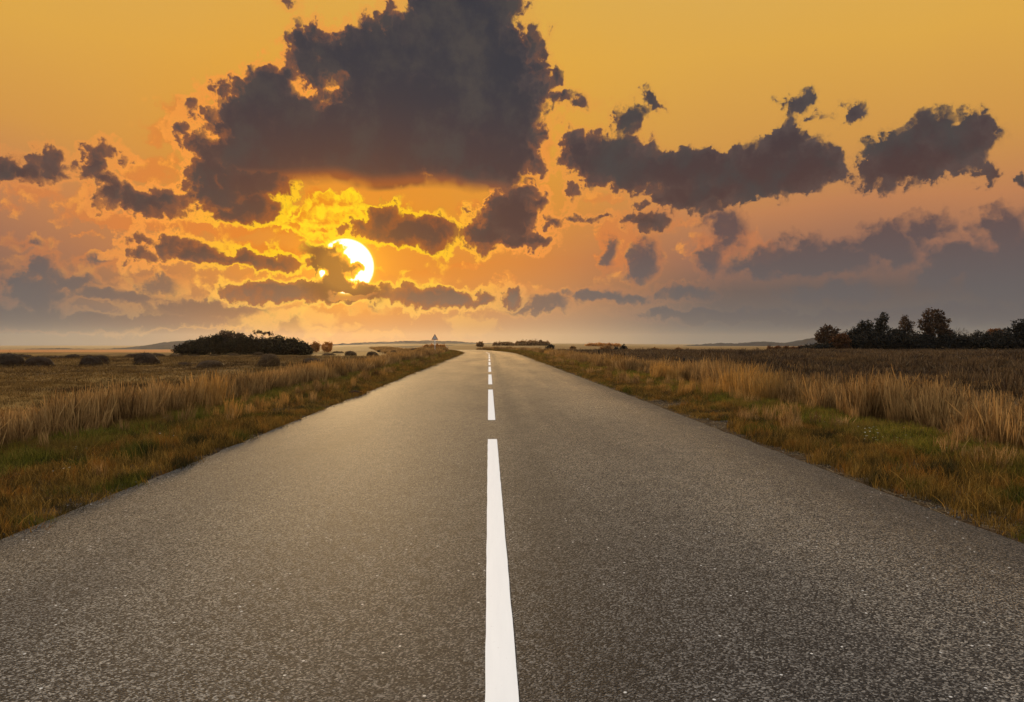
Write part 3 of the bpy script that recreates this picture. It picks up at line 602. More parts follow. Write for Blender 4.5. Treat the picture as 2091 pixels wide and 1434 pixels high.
# crumbs of stone along the broken asphalt edge
stone_m = plant_mat('gravel_stone', [(0.02, 0.017, 0.014), (0.065, 0.055, 0.045), (0.18, 0.16, 0.135)], trans=0.0)
def pebbles(seed):
    r = np.random.default_rng(seed); mb = MB()
    for i in range(7):
        c0 = np.array([r.uniform(-0.14, 0.14), r.uniform(-0.14, 0.14), 0.0]); k = 0.004 + 0.012 * r.uniform() ** 2; pts = [c0 + np.array([k * math.cos(a) * r.uniform(0.7, 1.3), k * math.sin(a) * r.uniform(0.7, 1.3), 0]) for a in np.arange(6) * math.pi / 3]
        top = [c0 + 0.6 * (p - c0) + np.array([0, 0, k * r.uniform(0.7, 1.1)]) for p in pts]
        mb.add(pts + top, [(j, (j + 1) % 6, 6 + (j + 1) % 6, 6 + j) for j in range(6)] + [tuple(range(6, 12))], r.uniform())
    return mb
pk = kit('pebble_cluster', stone_m, [pebbles(700 + i) for i in range(5)])
q, z = graded(3.46, 4.1, [(2, 16, 26, 0.75, 1.0), (16, 34, 6, 0.9, 1.0)], 181); q2, z2 = graded(-3.5, -3.2, [(2, 18, 16, 0.75, 1.0)], 185)
q = np.concatenate([q, q2]); z = np.concatenate([z, z2]); sx = q[:, 0] - road_c(q[:, 1]); q[:, 2] = np.where((sx > EL) & (sx < ER), 0.004, q[:, 2] + 0.018)
scatter('gravel', q, pk, 5, z, 'loose stone crumbs along the broken asphalt edges', 'gravel', seed=18, tilt=0.02)
# small white flowers on the verge
fl = plant_mat('white_petals', [(0.03, 0.05, 0.01), (0.62, 0.62, 0.45), (0.8, 0.8, 0.7)], trans=0.3)
def flower(seed):
    r = np.random.default_rng(seed); mb = MB()
    for i in range(3):
        x, y, h = r.uniform(-0.16, 0.16), r.uniform(-0.16, 0.16), r.uniform(0.07, 0.13); mb.tube([(x, y, 0), (x, y, h)], [0.0015, 0.001], 3, 0.0)
        for k in range(7):
            a = k * 2 * math.pi / 7; d = np.array([math.cos(a), math.sin(a)]); e = np.array([-d[1], d[0]]); c0 = np.array([x, y])
            p4 = [c0 + d * 0.002, c0 + d * 0.008 + e * 0.005, c0 + d * 0.014, c0 + d * 0.008 - e * 0.005]
            mb.add([(*p4[0], h + 0.002), (*p4[1], h + 0.006), (*p4[2], h + 0.005), (*p4[3], h + 0.006)], [(0, 1, 2, 3)], r.uniform(0.6, 1))
    return mb
fk = kit('flower_sprig', fl, [flower(i) for i in range(5)])
r_ = np.random.default_rng(5); Q = []
for (px, py, n, sx, sy) in ((1720, 857, 7, 0.5, 1.0), (1760, 868, 5, 0.7, 1.0), (1835, 886, 8, 0.5, 0.9), (1880, 895, 4, 0.6, 0.8), (2065, 925, 3, 0.3, 0.4), (220, 897, 3, 0.4, 0.6), (350, 852, 2, 0.4, 1.0), (130, 938, 1, 0.3, 0.4), (490, 828, 3, 0.6, 1.5)):
    c0 = at(px, py, 0.12)
    for i in range(n): Q.append((c0.x + r_.normal(0, sx * 0.5), c0.y + r_.normal(0, sy)))
Q = np.array(Q); Q = np.column_stack([Q, gz(Q[:, 0], Q[:, 1])])
scatter('white_flowers', Q, fk, 5, sized(len(Q), 0.7, 0.2, 77), 'small white flowers dotted through the green verge grass', 'flowers', seed=12)

# ------------------------------------------------------------------ trees and bushes
bark = plain_mat('bark', (0.050, 0.038, 0.030), 0.9, 0.4, 3.0, 0.1)
pale_bark = plain_mat('pale_bark', (0.15, 0.125, 0.105), 0.9, 0.4, 2.0, 0.1)
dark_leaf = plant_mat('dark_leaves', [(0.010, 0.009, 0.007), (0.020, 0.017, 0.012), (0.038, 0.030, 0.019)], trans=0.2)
bronze_leaf = plant_mat('bronze_leaves', [(0.022, 0.013, 0.008), (0.060, 0.032, 0.017), (0.135, 0.068, 0.030)], trans=0.4)
rust_leaf = plant_mat('rust_leaves', [(0.05, 0.020, 0.008), (0.12, 0.046, 0.016), (0.24, 0.095, 0.030)], trans=0.35)
orange_leaf = plant_mat('orange_leaves', [(0.20, 0.075, 0.016), (0.42, 0.165, 0.034), (0.62, 0.29, 0.06)], trans=0.5)
far_leaf = plant_mat('russet_leaves', [(0.10, 0.046, 0.016), (0.22, 0.105, 0.036), (0.36, 0.19, 0.065)], trans=0.45)
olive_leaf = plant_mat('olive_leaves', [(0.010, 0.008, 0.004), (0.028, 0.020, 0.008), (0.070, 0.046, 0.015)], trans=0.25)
def leaf_cloud(blobs_, n, size, seed, hollow=0.45, holes=0.0):
    # leaf-sized faces through the volume of several lobes, bunched into twigs, with gaps left between the bunches
    r = np.random.default_rng(seed); mb = MB(); vol = np.array([b[3] * b[4] * b[5] for b in blobs_]) ** 0.75; vol /= vol.sum(); V_, T_ = [], []
    for b, w in zip(blobs_, vol):
        m_ = max(6, int(2.2 * n * w / 9))
        for k in range(m_):
            d = r.normal(size=3); d /= np.linalg.norm(d); q = (hollow + (1 - hollow) * r.uniform() ** 0.6) * r.uniform(0.86, 1.10)
            c0 = np.array(b[:3]) + d * q * np.array(b[3:6])
            if holes and vnoise(c0[0] / (size * 6) + 50, c0[2] / (size * 6), seed % 97) + 0.5 * vnoise(c0[1] / (size * 5) + 9, c0[2] / (size * 5), 5) > 0.42 - holes: continue
            t0 = r.normal(0.5, 0.2)
            for j in range(9):
                c1 = c0 + r.normal(0, size * 1.1, 3); a = r.normal(size=3); a /= np.linalg.norm(a); e = np.cross(a, r.normal(size=3)); e /= np.linalg.norm(e); s_ = 1.45 * size * r.uniform(0.5, 1.1)
                V_.append([c1 - a * s_, c1 + e * s_ * 0.6, c1 + a * s_, c1 - e * s_ * 0.6]); T_.append(np.clip(t0 + r.normal(0, 0.12), 0, 1))
    V_ = np.array(V_).reshape(-1, 3); nq = len(V_) // 4
    mb.add(V_, [(4 * i, 4 * i + 1, 4 * i + 2, 4 * i + 3) for i in range(nq)], np.repeat(np.array(T_), 4))
    return mb
def limbs(H, blobs_, r0, seed, n=9, lean=0.0):
    r = np.random.default_rng(seed); mb = MB(); fork = H * 0.3; top = np.array([lean, 0, H * 0.8])
    pts = [np.array([0, 0, -0.15]), np.array([lean * 0.1, 0.0, fork * 0.5]), np.array([lean * 0.3 + r.normal(0, 0.1), r.normal(0, 0.1), fork]), np.array([lean * 0.6 + r.normal(0, 0.2), r.normal(0, 0.2), H * 0.55]), top]
    mb.tube(pts, [r0 * 1.25, r0, r0 * 0.8, r0 * 0.5, r0 * 0.15], 7, 0.5)
    for k in range(n):
        b = blobs_[k % len(blobs_)]; e = np.array(b[:3]) + r.normal(0, 0.35, 3) * np.array(b[3:6]); u = r.uniform(0.25, 0.7); s0 = np.array([lean * u, 0, H * u * 0.85]); m0 = (s0 + e) / 2 + np.array([0, 0, -0.04 * H]) + r.normal(0, 0.03 * H, 3)
        mb.tube([s0, m0, e], [r0 * 0.42, r0 * 0.25, r0 * 0.06], 5, 0.5)
    return mb
def plant(name, px, Y, H, W_, lobes, n, leaf, lm, tm, label, cat, group=None, holes=0.0, trunk=True, trunk_name='trunk', crown_name='crown', seed=1, lift=0.0, r0=None):
    # lobes are (x, z, rx, rz) in fractions of width and height
    x, y = at_y(px, Y); o = empty(name, (x, y, gzf(x, y) - 0.03)); r = np.random.default_rng(seed)
    bl = [(a * W_, r.uniform(-0.18, 0.18) * W_, b * H, c * W_, 0.8 * c * W_, d * H) for a, b, c, d in lobes]
    leaf_cloud(bl, n, leaf, seed, 0.25, holes).build(crown_name, lm, o)
    if trunk: limbs(H, bl, r0 or 0.018 * H, seed, 12).build(trunk_name, tm, o)
    return tag(o, label, cat, group)
m_px = lambda n, Y: n * Y / FPX             # pixels to metres at a distance
TY = 150.0; G = 'trees at the edge of the right field'
BUSHY = [(0, 0.30, 0.48, 0.30), (-0.18, 0.55, 0.30, 0.26), (0.16, 0.58, 0.32, 0.28), (0.02, 0.78, 0.26, 0.20), (-0.05, 0.15, 0.42, 0.16)]
plant('broadleaf_tree', 1691, 148, m_px(60, 148), m_px(50, 148), BUSHY, 3000, 0.15, bronze_leaf, bark, 'rounded bronze tree standing at the near end of the dark wood', 'tree', G, 0.14, seed=1)
TALL = [(0, 0.22, 0.50, 0.22), (-0.16, 0.45, 0.34, 0.22), (0.12, 0.50, 0.36, 0.24), (0.08, 0.72, 0.28, 0.20), (0.12, 0.88, 0.18, 0.12), (-0.2, 0.3, 0.30, 0.2)]
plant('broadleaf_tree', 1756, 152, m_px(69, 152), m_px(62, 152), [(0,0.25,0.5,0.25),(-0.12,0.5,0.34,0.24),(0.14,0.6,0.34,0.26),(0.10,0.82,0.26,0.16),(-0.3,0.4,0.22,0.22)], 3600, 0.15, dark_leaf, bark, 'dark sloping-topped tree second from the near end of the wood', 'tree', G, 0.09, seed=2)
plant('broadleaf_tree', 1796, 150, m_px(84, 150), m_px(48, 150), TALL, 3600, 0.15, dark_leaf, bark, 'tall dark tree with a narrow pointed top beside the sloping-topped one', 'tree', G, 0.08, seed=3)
plant('broadleaf_tree', 1846, 153, m_px(82, 153), m_px(60, 153), [(0,0.2,0.55,0.22),(-0.14,0.42,0.4,0.22),(0.14,0.45,0.4,0.24),(0,0.68,0.26,0.18),(0.02,0.86,0.16,0.13)], 3200, 0.15, bronze_leaf, bark, 'cone-topped thin-leaved tree between two taller crowns', 'tree', G, 0.18, seed=4)
plant('broadleaf_tree', 1908, 147, m_px(94, 147), m_px(60, 147), [(0.02,0.80,0.40,0.18),(-0.2,0.64,0.30,0.18),(0.22,0.66,0.30,0.18),(0,0.52,0.44,0.16),(0.25,0.45,0.3,0.16),(-0.22,0.42,0.26,0.14)], 3600, 0.15, bronze_leaf, pale_bark, 'tallest round-crowned tree of the wood, on a pale trunk', 'tree', G, 0.16, seed=5, r0=0.14)
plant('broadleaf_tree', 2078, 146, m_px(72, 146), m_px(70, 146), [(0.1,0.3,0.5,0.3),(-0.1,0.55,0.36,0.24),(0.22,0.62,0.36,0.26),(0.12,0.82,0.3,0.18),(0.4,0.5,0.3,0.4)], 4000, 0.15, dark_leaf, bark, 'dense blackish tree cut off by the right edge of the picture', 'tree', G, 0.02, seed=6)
plant('broadleaf_tree', 2034, 149, m_px(53, 149), m_px(40, 149), [(0,0.80,0.42,0.16),(-0.2,0.62,0.3,0.2),(0.2,0.6,0.3,0.2),(0,0.3,0.4,0.3)], 1800, 0.15, rust_leaf, bark, 'low rust-red tree poking above the thicket beside the bare trees', 'tree', G, 0.05, seed=7)
def bare_tree(px, Y, H, label, seed):
    x, y = at_y(px, Y); o = empty('bare_tree', (x, y, gzf(x, y) - 0.03)); r = np.random.default_rng(seed); mt, mc = MB(), MB()
    mt.tube([(0, 0, 0), (0.05, 0, H * 0.2), (0.0, 0.05, H * 0.42)], [0.11, 0.09, 0.07], 6); mt.build('trunk', bark, o)
    def grow(p, d, L, rad, lv):
        e = p + d * L; mc.tube([p, (p + e) / 2 + r.normal(0, L * 0.06, 3), e], [rad, rad * 0.8, rad * 0.55], 4, 0.5, False)
        if lv == 0: return
        for k in range(3 if lv > 1 else 4):
            nd = d + r.normal(0, 0.42, 3) + np.array([0, 0, 0.12]); nd /= np.linalg.norm(nd); grow(p + (e - p) * r.uniform(0.55, 1.0), nd, L * r.uniform(0.6, 0.8), rad * 0.55, lv - 1)
    for k in range(6):
        d = np.array([r.normal(0, 0.5), r.normal(0, 0.4), 1.0]); d /= np.linalg.norm(d); grow(np.array([0, 0, H * r.uniform(0.2, 0.42)]), d, H * 0.26, 0.05, 3)
    mc.build('branches', bark, o); return tag(o, label, 'tree', 'bare trees in the right wood')
bare_tree(1954, 150, m_px(58, 150), 'bare leafless tree next to the tallest round-crowned tree', 21)
bare_tree(1982, 152, m_px(58, 152), 'bare leafless tree nearer the rust-red tree', 22)
LOW = [(0, 0.35, 0.5, 0.38), (-0.28, 0.4, 0.3, 0.35), (0.25, 0.45, 0.32, 0.4), (0.0, 0.7, 0.3, 0.25)]
gs = 'bushes under the right wood'
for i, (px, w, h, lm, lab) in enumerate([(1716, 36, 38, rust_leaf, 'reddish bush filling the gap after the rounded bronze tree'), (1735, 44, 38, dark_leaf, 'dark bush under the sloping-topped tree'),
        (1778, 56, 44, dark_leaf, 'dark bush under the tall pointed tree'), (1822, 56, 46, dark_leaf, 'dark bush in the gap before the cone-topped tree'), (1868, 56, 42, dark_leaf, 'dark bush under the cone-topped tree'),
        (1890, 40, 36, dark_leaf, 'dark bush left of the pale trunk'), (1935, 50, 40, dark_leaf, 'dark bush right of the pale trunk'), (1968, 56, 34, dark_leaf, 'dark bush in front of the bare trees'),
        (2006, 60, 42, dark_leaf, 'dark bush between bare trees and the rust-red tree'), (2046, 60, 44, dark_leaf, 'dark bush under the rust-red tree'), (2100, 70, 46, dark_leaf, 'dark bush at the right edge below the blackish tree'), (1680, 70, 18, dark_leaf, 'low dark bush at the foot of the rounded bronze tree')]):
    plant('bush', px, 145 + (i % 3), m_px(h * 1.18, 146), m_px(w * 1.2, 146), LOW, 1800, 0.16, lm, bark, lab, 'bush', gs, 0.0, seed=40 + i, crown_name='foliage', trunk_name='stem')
# orange shrubs left of the wood
for i, (px, w, h) in enumerate([(1572, 14, 7), (1588, 16, 8), (1604, 15, 9), (1619, 14, 8), (1634, 17, 9), (1650, 18, 9), (1662, 14, 8)]):
    plant('shrub', px, 195, m_px(h + 3, 195), m_px(w, 195), LOW, 420, 0.17, rust_leaf, bark, 'low rust-coloured shrub in the row left of the wood', 'shrub', 'rust-coloured shrubs left of the wood', 0.0, seed=60 + i, crown_name='foliage', trunk_name='stem')
# the grove on the left
gg = 'bushes and trees of the dark grove'
GY = 128.0
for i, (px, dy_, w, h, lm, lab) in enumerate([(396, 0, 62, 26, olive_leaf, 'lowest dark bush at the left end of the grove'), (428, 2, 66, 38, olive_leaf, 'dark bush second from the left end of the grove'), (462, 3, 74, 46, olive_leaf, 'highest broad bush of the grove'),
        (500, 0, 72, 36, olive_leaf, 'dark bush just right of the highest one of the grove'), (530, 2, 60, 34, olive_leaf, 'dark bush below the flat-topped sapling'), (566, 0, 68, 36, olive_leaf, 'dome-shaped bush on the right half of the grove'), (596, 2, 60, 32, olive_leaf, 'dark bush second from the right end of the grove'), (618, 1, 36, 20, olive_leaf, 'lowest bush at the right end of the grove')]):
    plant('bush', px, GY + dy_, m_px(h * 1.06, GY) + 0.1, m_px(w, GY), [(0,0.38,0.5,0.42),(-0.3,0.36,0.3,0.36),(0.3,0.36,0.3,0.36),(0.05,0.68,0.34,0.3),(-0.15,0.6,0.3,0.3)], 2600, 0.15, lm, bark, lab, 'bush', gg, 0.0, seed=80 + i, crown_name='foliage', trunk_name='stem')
for i, (px, w, h, lob, lab) in enumerate([(460, 34, 50, [(0,0.86,0.4,0.12),(-0.25,0.95,0.2,0.06),(0.3,0.78,0.3,0.1)], 'thin-crowned sapling above the highest bush of the grove'), (490, 22, 45, [(0,0.88,0.45,0.1),(-0.3,0.8,0.2,0.06)], 'small sapling between the two larger saplings of the grove'),
        (537, 40, 51, [(-0.3,0.92,0.28,0.08),(0.1,0.86,0.4,0.06),(0.4,0.78,0.2,0.08)], 'flat-topped sapling above the right half of the grove')]):
    plant('sapling', px, GY + 2, m_px(h, GY), m_px(w, GY), lob, 300, 0.09, bronze_leaf, bark, lab, 'tree', 'saplings rising out of the grove', 0.1, seed=95 + i, r0=0.11)
for i, (px, w, lab) in enumerate([(643, 20, 'orange autumn tree next to the right end of the grove'), (668, 24, 'brighter orange autumn tree farther from the grove')]):
    plant('autumn_tree', px, 175, m_px(21, 175), m_px(w, 175), [(0,0.35,0.46,0.32),(-0.2,0.6,0.26,0.24),(0.18,0.66,0.28,0.26),(0,0.85,0.2,0.15)], 700, 0.14, orange_leaf, bark, lab, 'tree', 'orange trees beside the grove', 0.10, seed=101 + i)
# bushes on the far rise
def far_bush(px, Y, w, h, lm, lab, grp, seed): plant('bush', px, Y, m_px(h, Y), m_px(w, Y), LOW, 300, 0.0011 * Y, lm, bark, lab, 'bush', grp, 0.0, seed=seed, crown_name='foliage', trunk_name='stem')
far_bush(980, 420, 10, 9, far_leaf, 'lone bushy tree where the road vanishes', None, 110)
for i, (px, w, h) in enumerate([(1058, 14, 8), (1068, 14, 10), (1080, 15, 10), (1092, 15, 11), (1104, 16, 10), (1115, 12, 8)]):
    far_bush(px, 620, w, h, far_leaf, 'rust bush in the taller clump on the horizon', 'taller clump of bushes on the horizon', 111 + i)
for i, (px, w, h) in enumerate([(1012, 9, 5), (1021, 10, 5), (1031, 11, 6), (1042, 10, 5)]):
    far_bush(px, 620, w, h, far_leaf, 'low bush in the row left of the taller clump', 'low row of bushes on the horizon', 121 + i)
for i, (px, w, h) in enumerate([(1206, 16, 4), (1222, 18, 5), (1240, 20, 5), (1258, 16, 4)]):
    far_bush(px, 640, w, h, orange_leaf, 'orange bush in the long low row on the right horizon', 'long low row of bushes on the right horizon', 131 + i)
for i, (px, by, w, h, lm, lab) in enumerate([(1124, 711, 14, 6, dark_leaf, 'small dark bush below the taller horizon clump'), (1237, 714, 27, 9, far_leaf, 'wide dark red bush on the right plain'), (1258, 714, 5, 4, dark_leaf, 'tiny dark bush between the wide red bush and the round black one'), (1273, 714, 12, 9, dark_leaf, 'round blackish bush on the right plain'),
        (1338, 717, 17, 6, far_leaf, 'flat brown bush halfway along the right plain'), (1384, 717, 13, 6, far_leaf, 'small brown bush on the right plain before the hill'), (1170, 712, 8, 4, far_leaf, 'tiny brown bush between horizon clump and wide red bush')]):
    Y = FPX * 2.0 / (by - 700.0); far_bush(px, Y, w, h + 2, lm, lab, None, 141 + i)
for i, (px, w, h) in enumerate([(872, 10, 6), (882, 10, 6), (893, 11, 7), (903, 10, 6)]):
    far_bush(px, 300, w, h, orange_leaf, 'orange bush in the low hedge behind the road sign', 'orange hedge bushes behind the road sign', 151 + i)

# ------------------------------------------------------------------ haycocks on the mown field
pale_hay = plant_mat('brown_hay', [(0.020, 0.010, 0.004), (0.060, 0.032, 0.011), (0.15, 0.085, 0.030)], trans=0.2)
hay = plant_mat('dark_hay', [(0.012, 0.006, 0.002), (0.034, 0.016, 0.005), (0.110, 0.055, 0.016)], trans=0.15)  # darker hay for the left heaps; the rest get the paler one
def haycock(px, top, base, w, label, seed, skew=0.0, twin=0.0):
    z0 = FL; c = at(px, base, z0); Y = max(c.y, 20.0); W_ = w * Y / FPX; W_ *= 1.0 if w > 23 else 1.2; H = (1.12 if w > 23 else 0.8) * (base - top) * Y / FPX
    x, y = at_y(px, Y); r = np.random.default_rng(seed); o = empty('haystack', (x, y, gzf(x, y)))
    mb = MB(); nr, nt = 11, 30; v, f = [], []
    for i in range(nr):
        u = i / (nr - 1); rr = math.cos(u * math.pi / 2) ** 0.62; hh = math.sin(u * math.pi / 2) ** 1.05
        for k in range(nt):
            a = 2 * math.pi * k / nt
            n_ = 1 + 0.20 * float(vnoise(math.cos(a) * 2.2 + seed, math.sin(a) * 2.2 + u * 3, seed)) + 0.10 * float(vnoise(a * 5 + seed, u * 9, seed + 3))
            v.append((W_ / 2 * rr * n_ * math.cos(a) + skew * W_ * hh * 0.3, 0.45 * W_ * rr * n_ * math.sin(a), -0.05 + (H + 0.05) * hh * (1 + 0.10 * float(vnoise(math.cos(a) * 2 + 5, math.sin(a) * 2 + seed, seed + 7)))))
    for i in range(nr - 1):
        for k in range(nt): f.append((i * nt + k, i * nt + (k + 1) % nt, (i + 1) * nt + (k + 1) % nt, (i + 1) * nt + k))
    v = np.array(v); mb.add(v, f, np.clip(0.40 + 0.5 * vnoise(v[:, 0] * 5, v[:, 2] * 9 + v[:, 1] * 3, seed), 0, 1))
    for i in range(650):                     # loose stalks combed down over the heap
        b = v[r.integers(0, len(v))]; d = np.array([b[0] * 0.9, b[1] * 0.9, -0.5 * W_ + 0.3 * W_ * r.uniform()]) + r.normal(0, 0.3 * W_, 3); d /= np.linalg.norm(d); L = r.uniform(0.08, 0.30) * min(1.4, W_ / 2.2); e = np.cross(d, r.normal(size=3)); e /= np.linalg.norm(e)
        p0 = b * 1.01 + np.array([0, 0, 0.02]); wv = 0.010 * Y / 60
        mb.add([p0 - e * wv, p0 + e * wv, p0 + d * L + e * wv * 0.4, p0 + d * L - e * wv * 0.4], [(0, 1, 2, 3)], float(np.clip(r.normal(0.6, 0.25), 0, 1)))
    body = mb.build('hay_heap', pale_hay if px > 340 else hay, None); body.parent = o
    o2 = body; body.parent = None; body.location = o.location; body.name = 'haystack'; bpy.data.objects.remove(o); body.name = 'haystack'
    return tag(body, label, 'haystack', 'haystacks on the left field')
HC = [(20, 726, 747, 54, 'dark haystack cut off by the left edge of the picture'), (81, 730, 747, 50, 'dark smooth-domed haystack second in from the left edge'), (42, 725, 732, 42, 'flat dark haystack showing behind the one at the left edge'),
      (115, 729, 732.5, 36, 'very flat low haystack beyond the smooth-domed one'), (148, 724, 732, 23, 'small round dark haystack before the orange field strip'), (180, 725, 731.5, 17, 'smallest dark haystack just behind the double heap'),
      (188, 729, 745.5, 42, 'front heap of the double haystack'), (206, 728, 743, 32, 'rear heap of the double haystack'), (299, 725, 745, 48, 'brown peaked haystack standing alone right of the double heap'),
      (278, 724, 730, 40, 'low dark heap behind the brown peaked haystack'), (323, 722, 729, 22, 'small dark heap just right of the brown peaked haystack'), (360, 722, 729.5, 20, 'dark reddish heap at the left foot of the grove'),
      (376, 741, 748, 28, 'flattened hay heap left of the broad low haystack'), (429, 738, 750, 52, 'broad low haystack with long sloping left side'), (397, 724, 728.5, 18, 'flat heap in front of the left end of the grove'), (438, 723, 727, 14, 'tiny heap in front of the highest bush of the grove'),
      (478, 721, 726.5, 18, 'small pale heap before the middle of the grove'), (526, 718, 726, 19, 'rounded heap before the flat-topped sapling'), (564, 717, 724.5, 19, 'rounded heap before the dome-shaped bush'), (610, 717, 724, 17, 'rounded heap before the right end of the grove'),
      (547, 727, 749, 44, 'large round haystack, tallest on the field'), (640, 734, 745, 44, 'loose spread-out pile of hay right of the large round haystack'), (670, 720, 726, 22, 'low heap below the orange autumn trees'), (690, 717, 720.5, 18, 'thin low heap right of the orange autumn trees'),
      (716, 716, 726, 19, 'peaked heap first in the row towards the sign'), (761, 717, 727, 19, 'peaked heap second in the row towards the sign'), (776, 714, 718.5, 9, 'small distant heap behind the second peaked heap'), (803, 715, 724, 12, 'narrow heap third in the row towards the sign'), (830, 714, 720, 11, 'small distant heap halfway to the sign'), (848, 715, 723, 17, 'broad heap last before the sign'), (871, 712, 717.5, 11, 'small heap right beside the sign post')]
for i, (px, t, b, w, lab) in enumerate(HC): haycock(px, t, b, w, lab, 200 + i, skew=random.uniform(-0.3, 0.3))

# ------------------------------------------------------------------ road sign
metal = plain_mat('hazed_sign_grey', (0.42, 0.40, 0.37), 0.5, 0.15, 8.0, 0.4)  # panel and border colours lightened to imitate haze in the distance
redm = plain_mat('hazed_red_border', (0.26, 0.12, 0.08), 0.5, 0.2, 8.0, 0.4)
white = plain_mat('dull_white_paint', (0.55, 0.53, 0.50), 0.6, 0.15, 9.0, 0.3)
black = plain_mat('black_paint', (0.03, 0.03, 0.03), 0.6, 0.2, 9.0, 0.3)
sx_, sy_ = at_y(888, 72.0); sg = empty('road_sign', (sx_, sy_, gzf(sx_, sy_)))
tag(sg, 'triangular warning sign on a pale post at the left verge', 'road sign')
mb = MB(); mb.tube([(0, 0, 0.35), (0, 0, 1.95)], [0.045, 0.045], 10); pst = mb.build('post', white, sg, True)
mb = MB(); mb.tube([(0, 0, -0.1), (0, 0, 0.35)], [0.05, 0.05], 10); mb.build('post_foot', black, pst, True)
def tri(h, cz): return [(-h * 0.577, cz - h / 3), (h * 0.577, cz - h / 3), (0, cz + 2 * h / 3)]
mb = MB(); mb.prism(tri(0.58, 1.78), -0.055, -0.048); pan = mb.build('sign_panel', metal, sg)
mb = MB(); A, B = tri(0.62, 1.78), tri(0.40, 1.78)
for i in range(3):
    j = (i + 1) % 3; mb.prism([A[i], A[j], B[j], B[i]], -0.066, -0.056)
mb.build('border', redm, pan)
for z_ in (1.66, 1.80):
    mb = MB(); mb.prism([(-0.07, z_), (0.07, z_), (0.07, z_ + 0.03), (-0.07, z_ + 0.03)], -0.047, 0.05); mb.build('bracket', metal, sg)
dx_, dy_ = at_y(912.5, 104.0); dl = empty('marker_post', (dx_, dy_, gzf(dx_, dy_))); tag(dl, 'small pale marker post on the verge beyond the warning sign', 'marker post')
mb = MB(); mb.prism([(-0.06, 0), (0.06, 0), (0.06, 0.62), (0.0, 0.70), (-0.06, 0.66)], -0.04, 0.04); pp = mb.build('post', white, dl)
mb = MB(); mb.prism([(-0.062, 0.46), (0.062, 0.46), (0.062, 0.54), (-0.062, 0.54)], -0.043, 0.043); mb.build('band', black, pp)

# ------------------------------------------------------------------ old fence posts and tall stalks in the field
wood = plain_mat('grey_weathered_wood', (0.022, 0.016, 0.012), 0.9, 0.5, 12.0, 0.1)
def post(px, base, h, label, seed, lean):
    c = at(px, base, -0.5); r = np.random.default_rng(seed); Y = c.y; x, y = at_y(px, Y); H = (h + 7) * Y / FPX; mb = MB()
    z0 = gzf(x, y); mb.tube([(0, 0, -0.2), (lean * 0.3, 0, H * 0.5), (lean, 0.02, H), (lean * 1.02, 0.02, H + 0.03)], [0.075, 0.07, 0.062, 0.03], 7)
    o = mb.build('fence_post', wood, None); o.location = (x, y, z0); return tag(o, label, 'fence post', 'old wooden posts in the right field')
for i, (px, b, h, le, lab) in enumerate([(1222, 746, 24, 0.03, 'short wooden post in the dry grass, farthest along the road'), (1277, 755, 30, -0.05, 'leaning wooden post second farthest along the road'), (1302, 755, 26, 0.02, 'thin wooden post between two others in the dry grass'),
        (1396, 765, 34, 0.04, 'wooden post alone before the paired posts'), (1411, 766, 32, 0.0, 'left one of the paired wooden posts'), (1419, 766, 33, 0.05, 'right one of the paired wooden posts')]): post(px, b, h, lab, 300 + i, le)
stalk_m = plant_mat('dark_dead_stalk', [(0.014, 0.009, 0.006), (0.030, 0.018, 0.010), (0.06, 0.036, 0.018)], trans=0.1)
def stalk(px, base, h, label, seed):
    c = at(px, base, -0.6); r = np.random.default_rng(seed); Y = c.y; x, y = at_y(px, Y); H = h * Y / FPX; mb = MB()
    for k in range(3):
        bx = r.normal(0, 0.05); tx = bx + r.normal(0, 0.12); hh = H * r.uniform(0.75, 1.0); mb.tube([(bx, 0, 0), ((bx + tx) / 2, 0.02, hh * 0.5), (tx, r.normal(0, 0.08), hh)], [0.008, 0.007, 0.005], 5)
        for j in range(34):
            u = r.uniform(0.45, 1.0); c0 = np.array([bx + (tx - bx) * u, 0, hh * u]); d = r.normal(size=3); d[2] = abs(d[2]) * 0.7; d /= np.linalg.norm(d); e = np.cross(d, r.normal(size=3)); e /= np.linalg.norm(e); L = r.uniform(0.03, 0.09)
            mb.add([c0, c0 + d * L * 0.5 + e * 0.012, c0 + d * L, c0 + d * L * 0.5 - e * 0.012], [(0, 1, 2, 3)], r.uniform())
    o = mb.build('dead_stalk', stalk_m, None); o.location = (x, y, gzf(x, y)); return tag(o, label, 'weed', 'dark dead stalks in the dry grass')
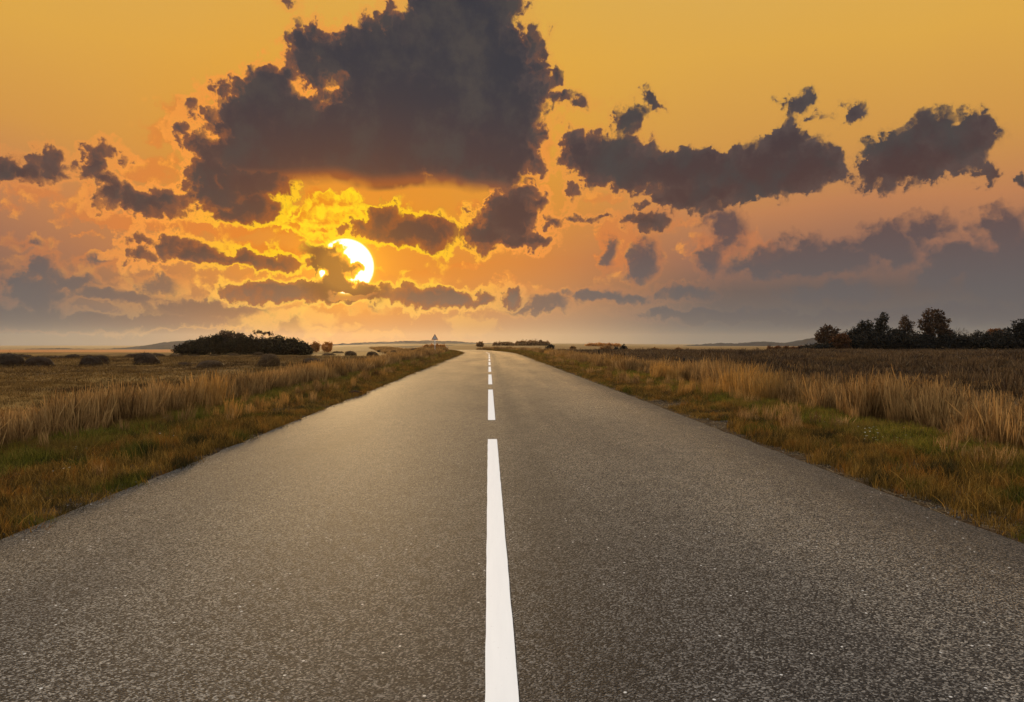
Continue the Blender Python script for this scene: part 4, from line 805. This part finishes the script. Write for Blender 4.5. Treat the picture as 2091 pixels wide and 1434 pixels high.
for i, (px, b, h, lab) in enumerate([(332, 826, 66, 'dark dead stalk, taller of the pair in the left grass'), (350, 822, 50, 'dark dead stalk, shorter of the pair in the left grass'), (20, 905, 90, 'dark dead stalk near the left edge of the picture'), (1534, 790, 44, 'dark dead stalk in the dry grass right of the wooden posts'), (402, 850, 60, 'dark dead stalk right of the pair in the left grass')]): stalk(px, b, h, lab, 320 + i)
# dark clod on the road's left edge
cx_, cy_ = at(718, 806, 0.0)[:2]; bm = bmesh.new(); bmesh.ops.create_icosphere(bm, subdivisions=3, radius=1.0)
for v in bm.verts:
    k = 1 + 0.5 * float(vnoise(v.co.x * 1.6 + 3, v.co.y * 1.6 + v.co.z, 41)) + 0.25 * float(vnoise(v.co.x * 4, v.co.z * 4 + v.co.y * 2, 42)); v.co = Vector((v.co.x * 0.17 * k, v.co.y * 0.13 * k, max(-0.3, v.co.z) * 0.085 * k))
me = bpy.data.meshes.new('earth_clod'); bm.to_mesh(me); bm.free(); me.materials.append(plain_mat('dark_earth', (0.016, 0.012, 0.010), 0.95, 0.5, 30.0, 0.05))
clod = bpy.data.objects.new('earth_clod', me); COL.objects.link(clod); clod.location = (cx_ + 0.06, cy_, 0.015); tag(clod, 'dark clod of earth lying on the left edge of the asphalt', 'clod')

# ------------------------------------------------------------------ air
hz = MB(); X0, X1, Y0_, Y1_, Z0_, Z1_ = -6200, 6200, -40, 6100, -62.0, 75.0
hz.add([(X0, Y0_, Z0_), (X1, Y0_, Z0_), (X1, Y1_, Z0_), (X0, Y1_, Z0_), (X0, Y0_, Z1_), (X1, Y0_, Z1_), (X1, Y1_, Z1_), (X0, Y1_, Z1_)],
       [(0, 3, 2, 1), (4, 5, 6, 7), (0, 1, 5, 4), (1, 2, 6, 5), (2, 3, 7, 6), (3, 0, 4, 7)])
hm_ = bpy.data.materials.new('haze'); hm_.use_nodes = True; t = hm_.node_tree; t.nodes.clear()
ho = t.nodes.new('ShaderNodeOutputMaterial'); pv = t.nodes.new('ShaderNodeVolumePrincipled'); t.links.new(pv.outputs[0], ho.inputs['Volume'])
pv.inputs['Color'].default_value = (0.74, 0.72, 0.72, 1); pv.inputs['Density'].default_value = 0.42e-4; pv.inputs['Anisotropy'].default_value = 0.6
haze = hz.build('haze', hm_); tag(haze, 'thin evening haze over the plain', 'haze', kind='stuff')
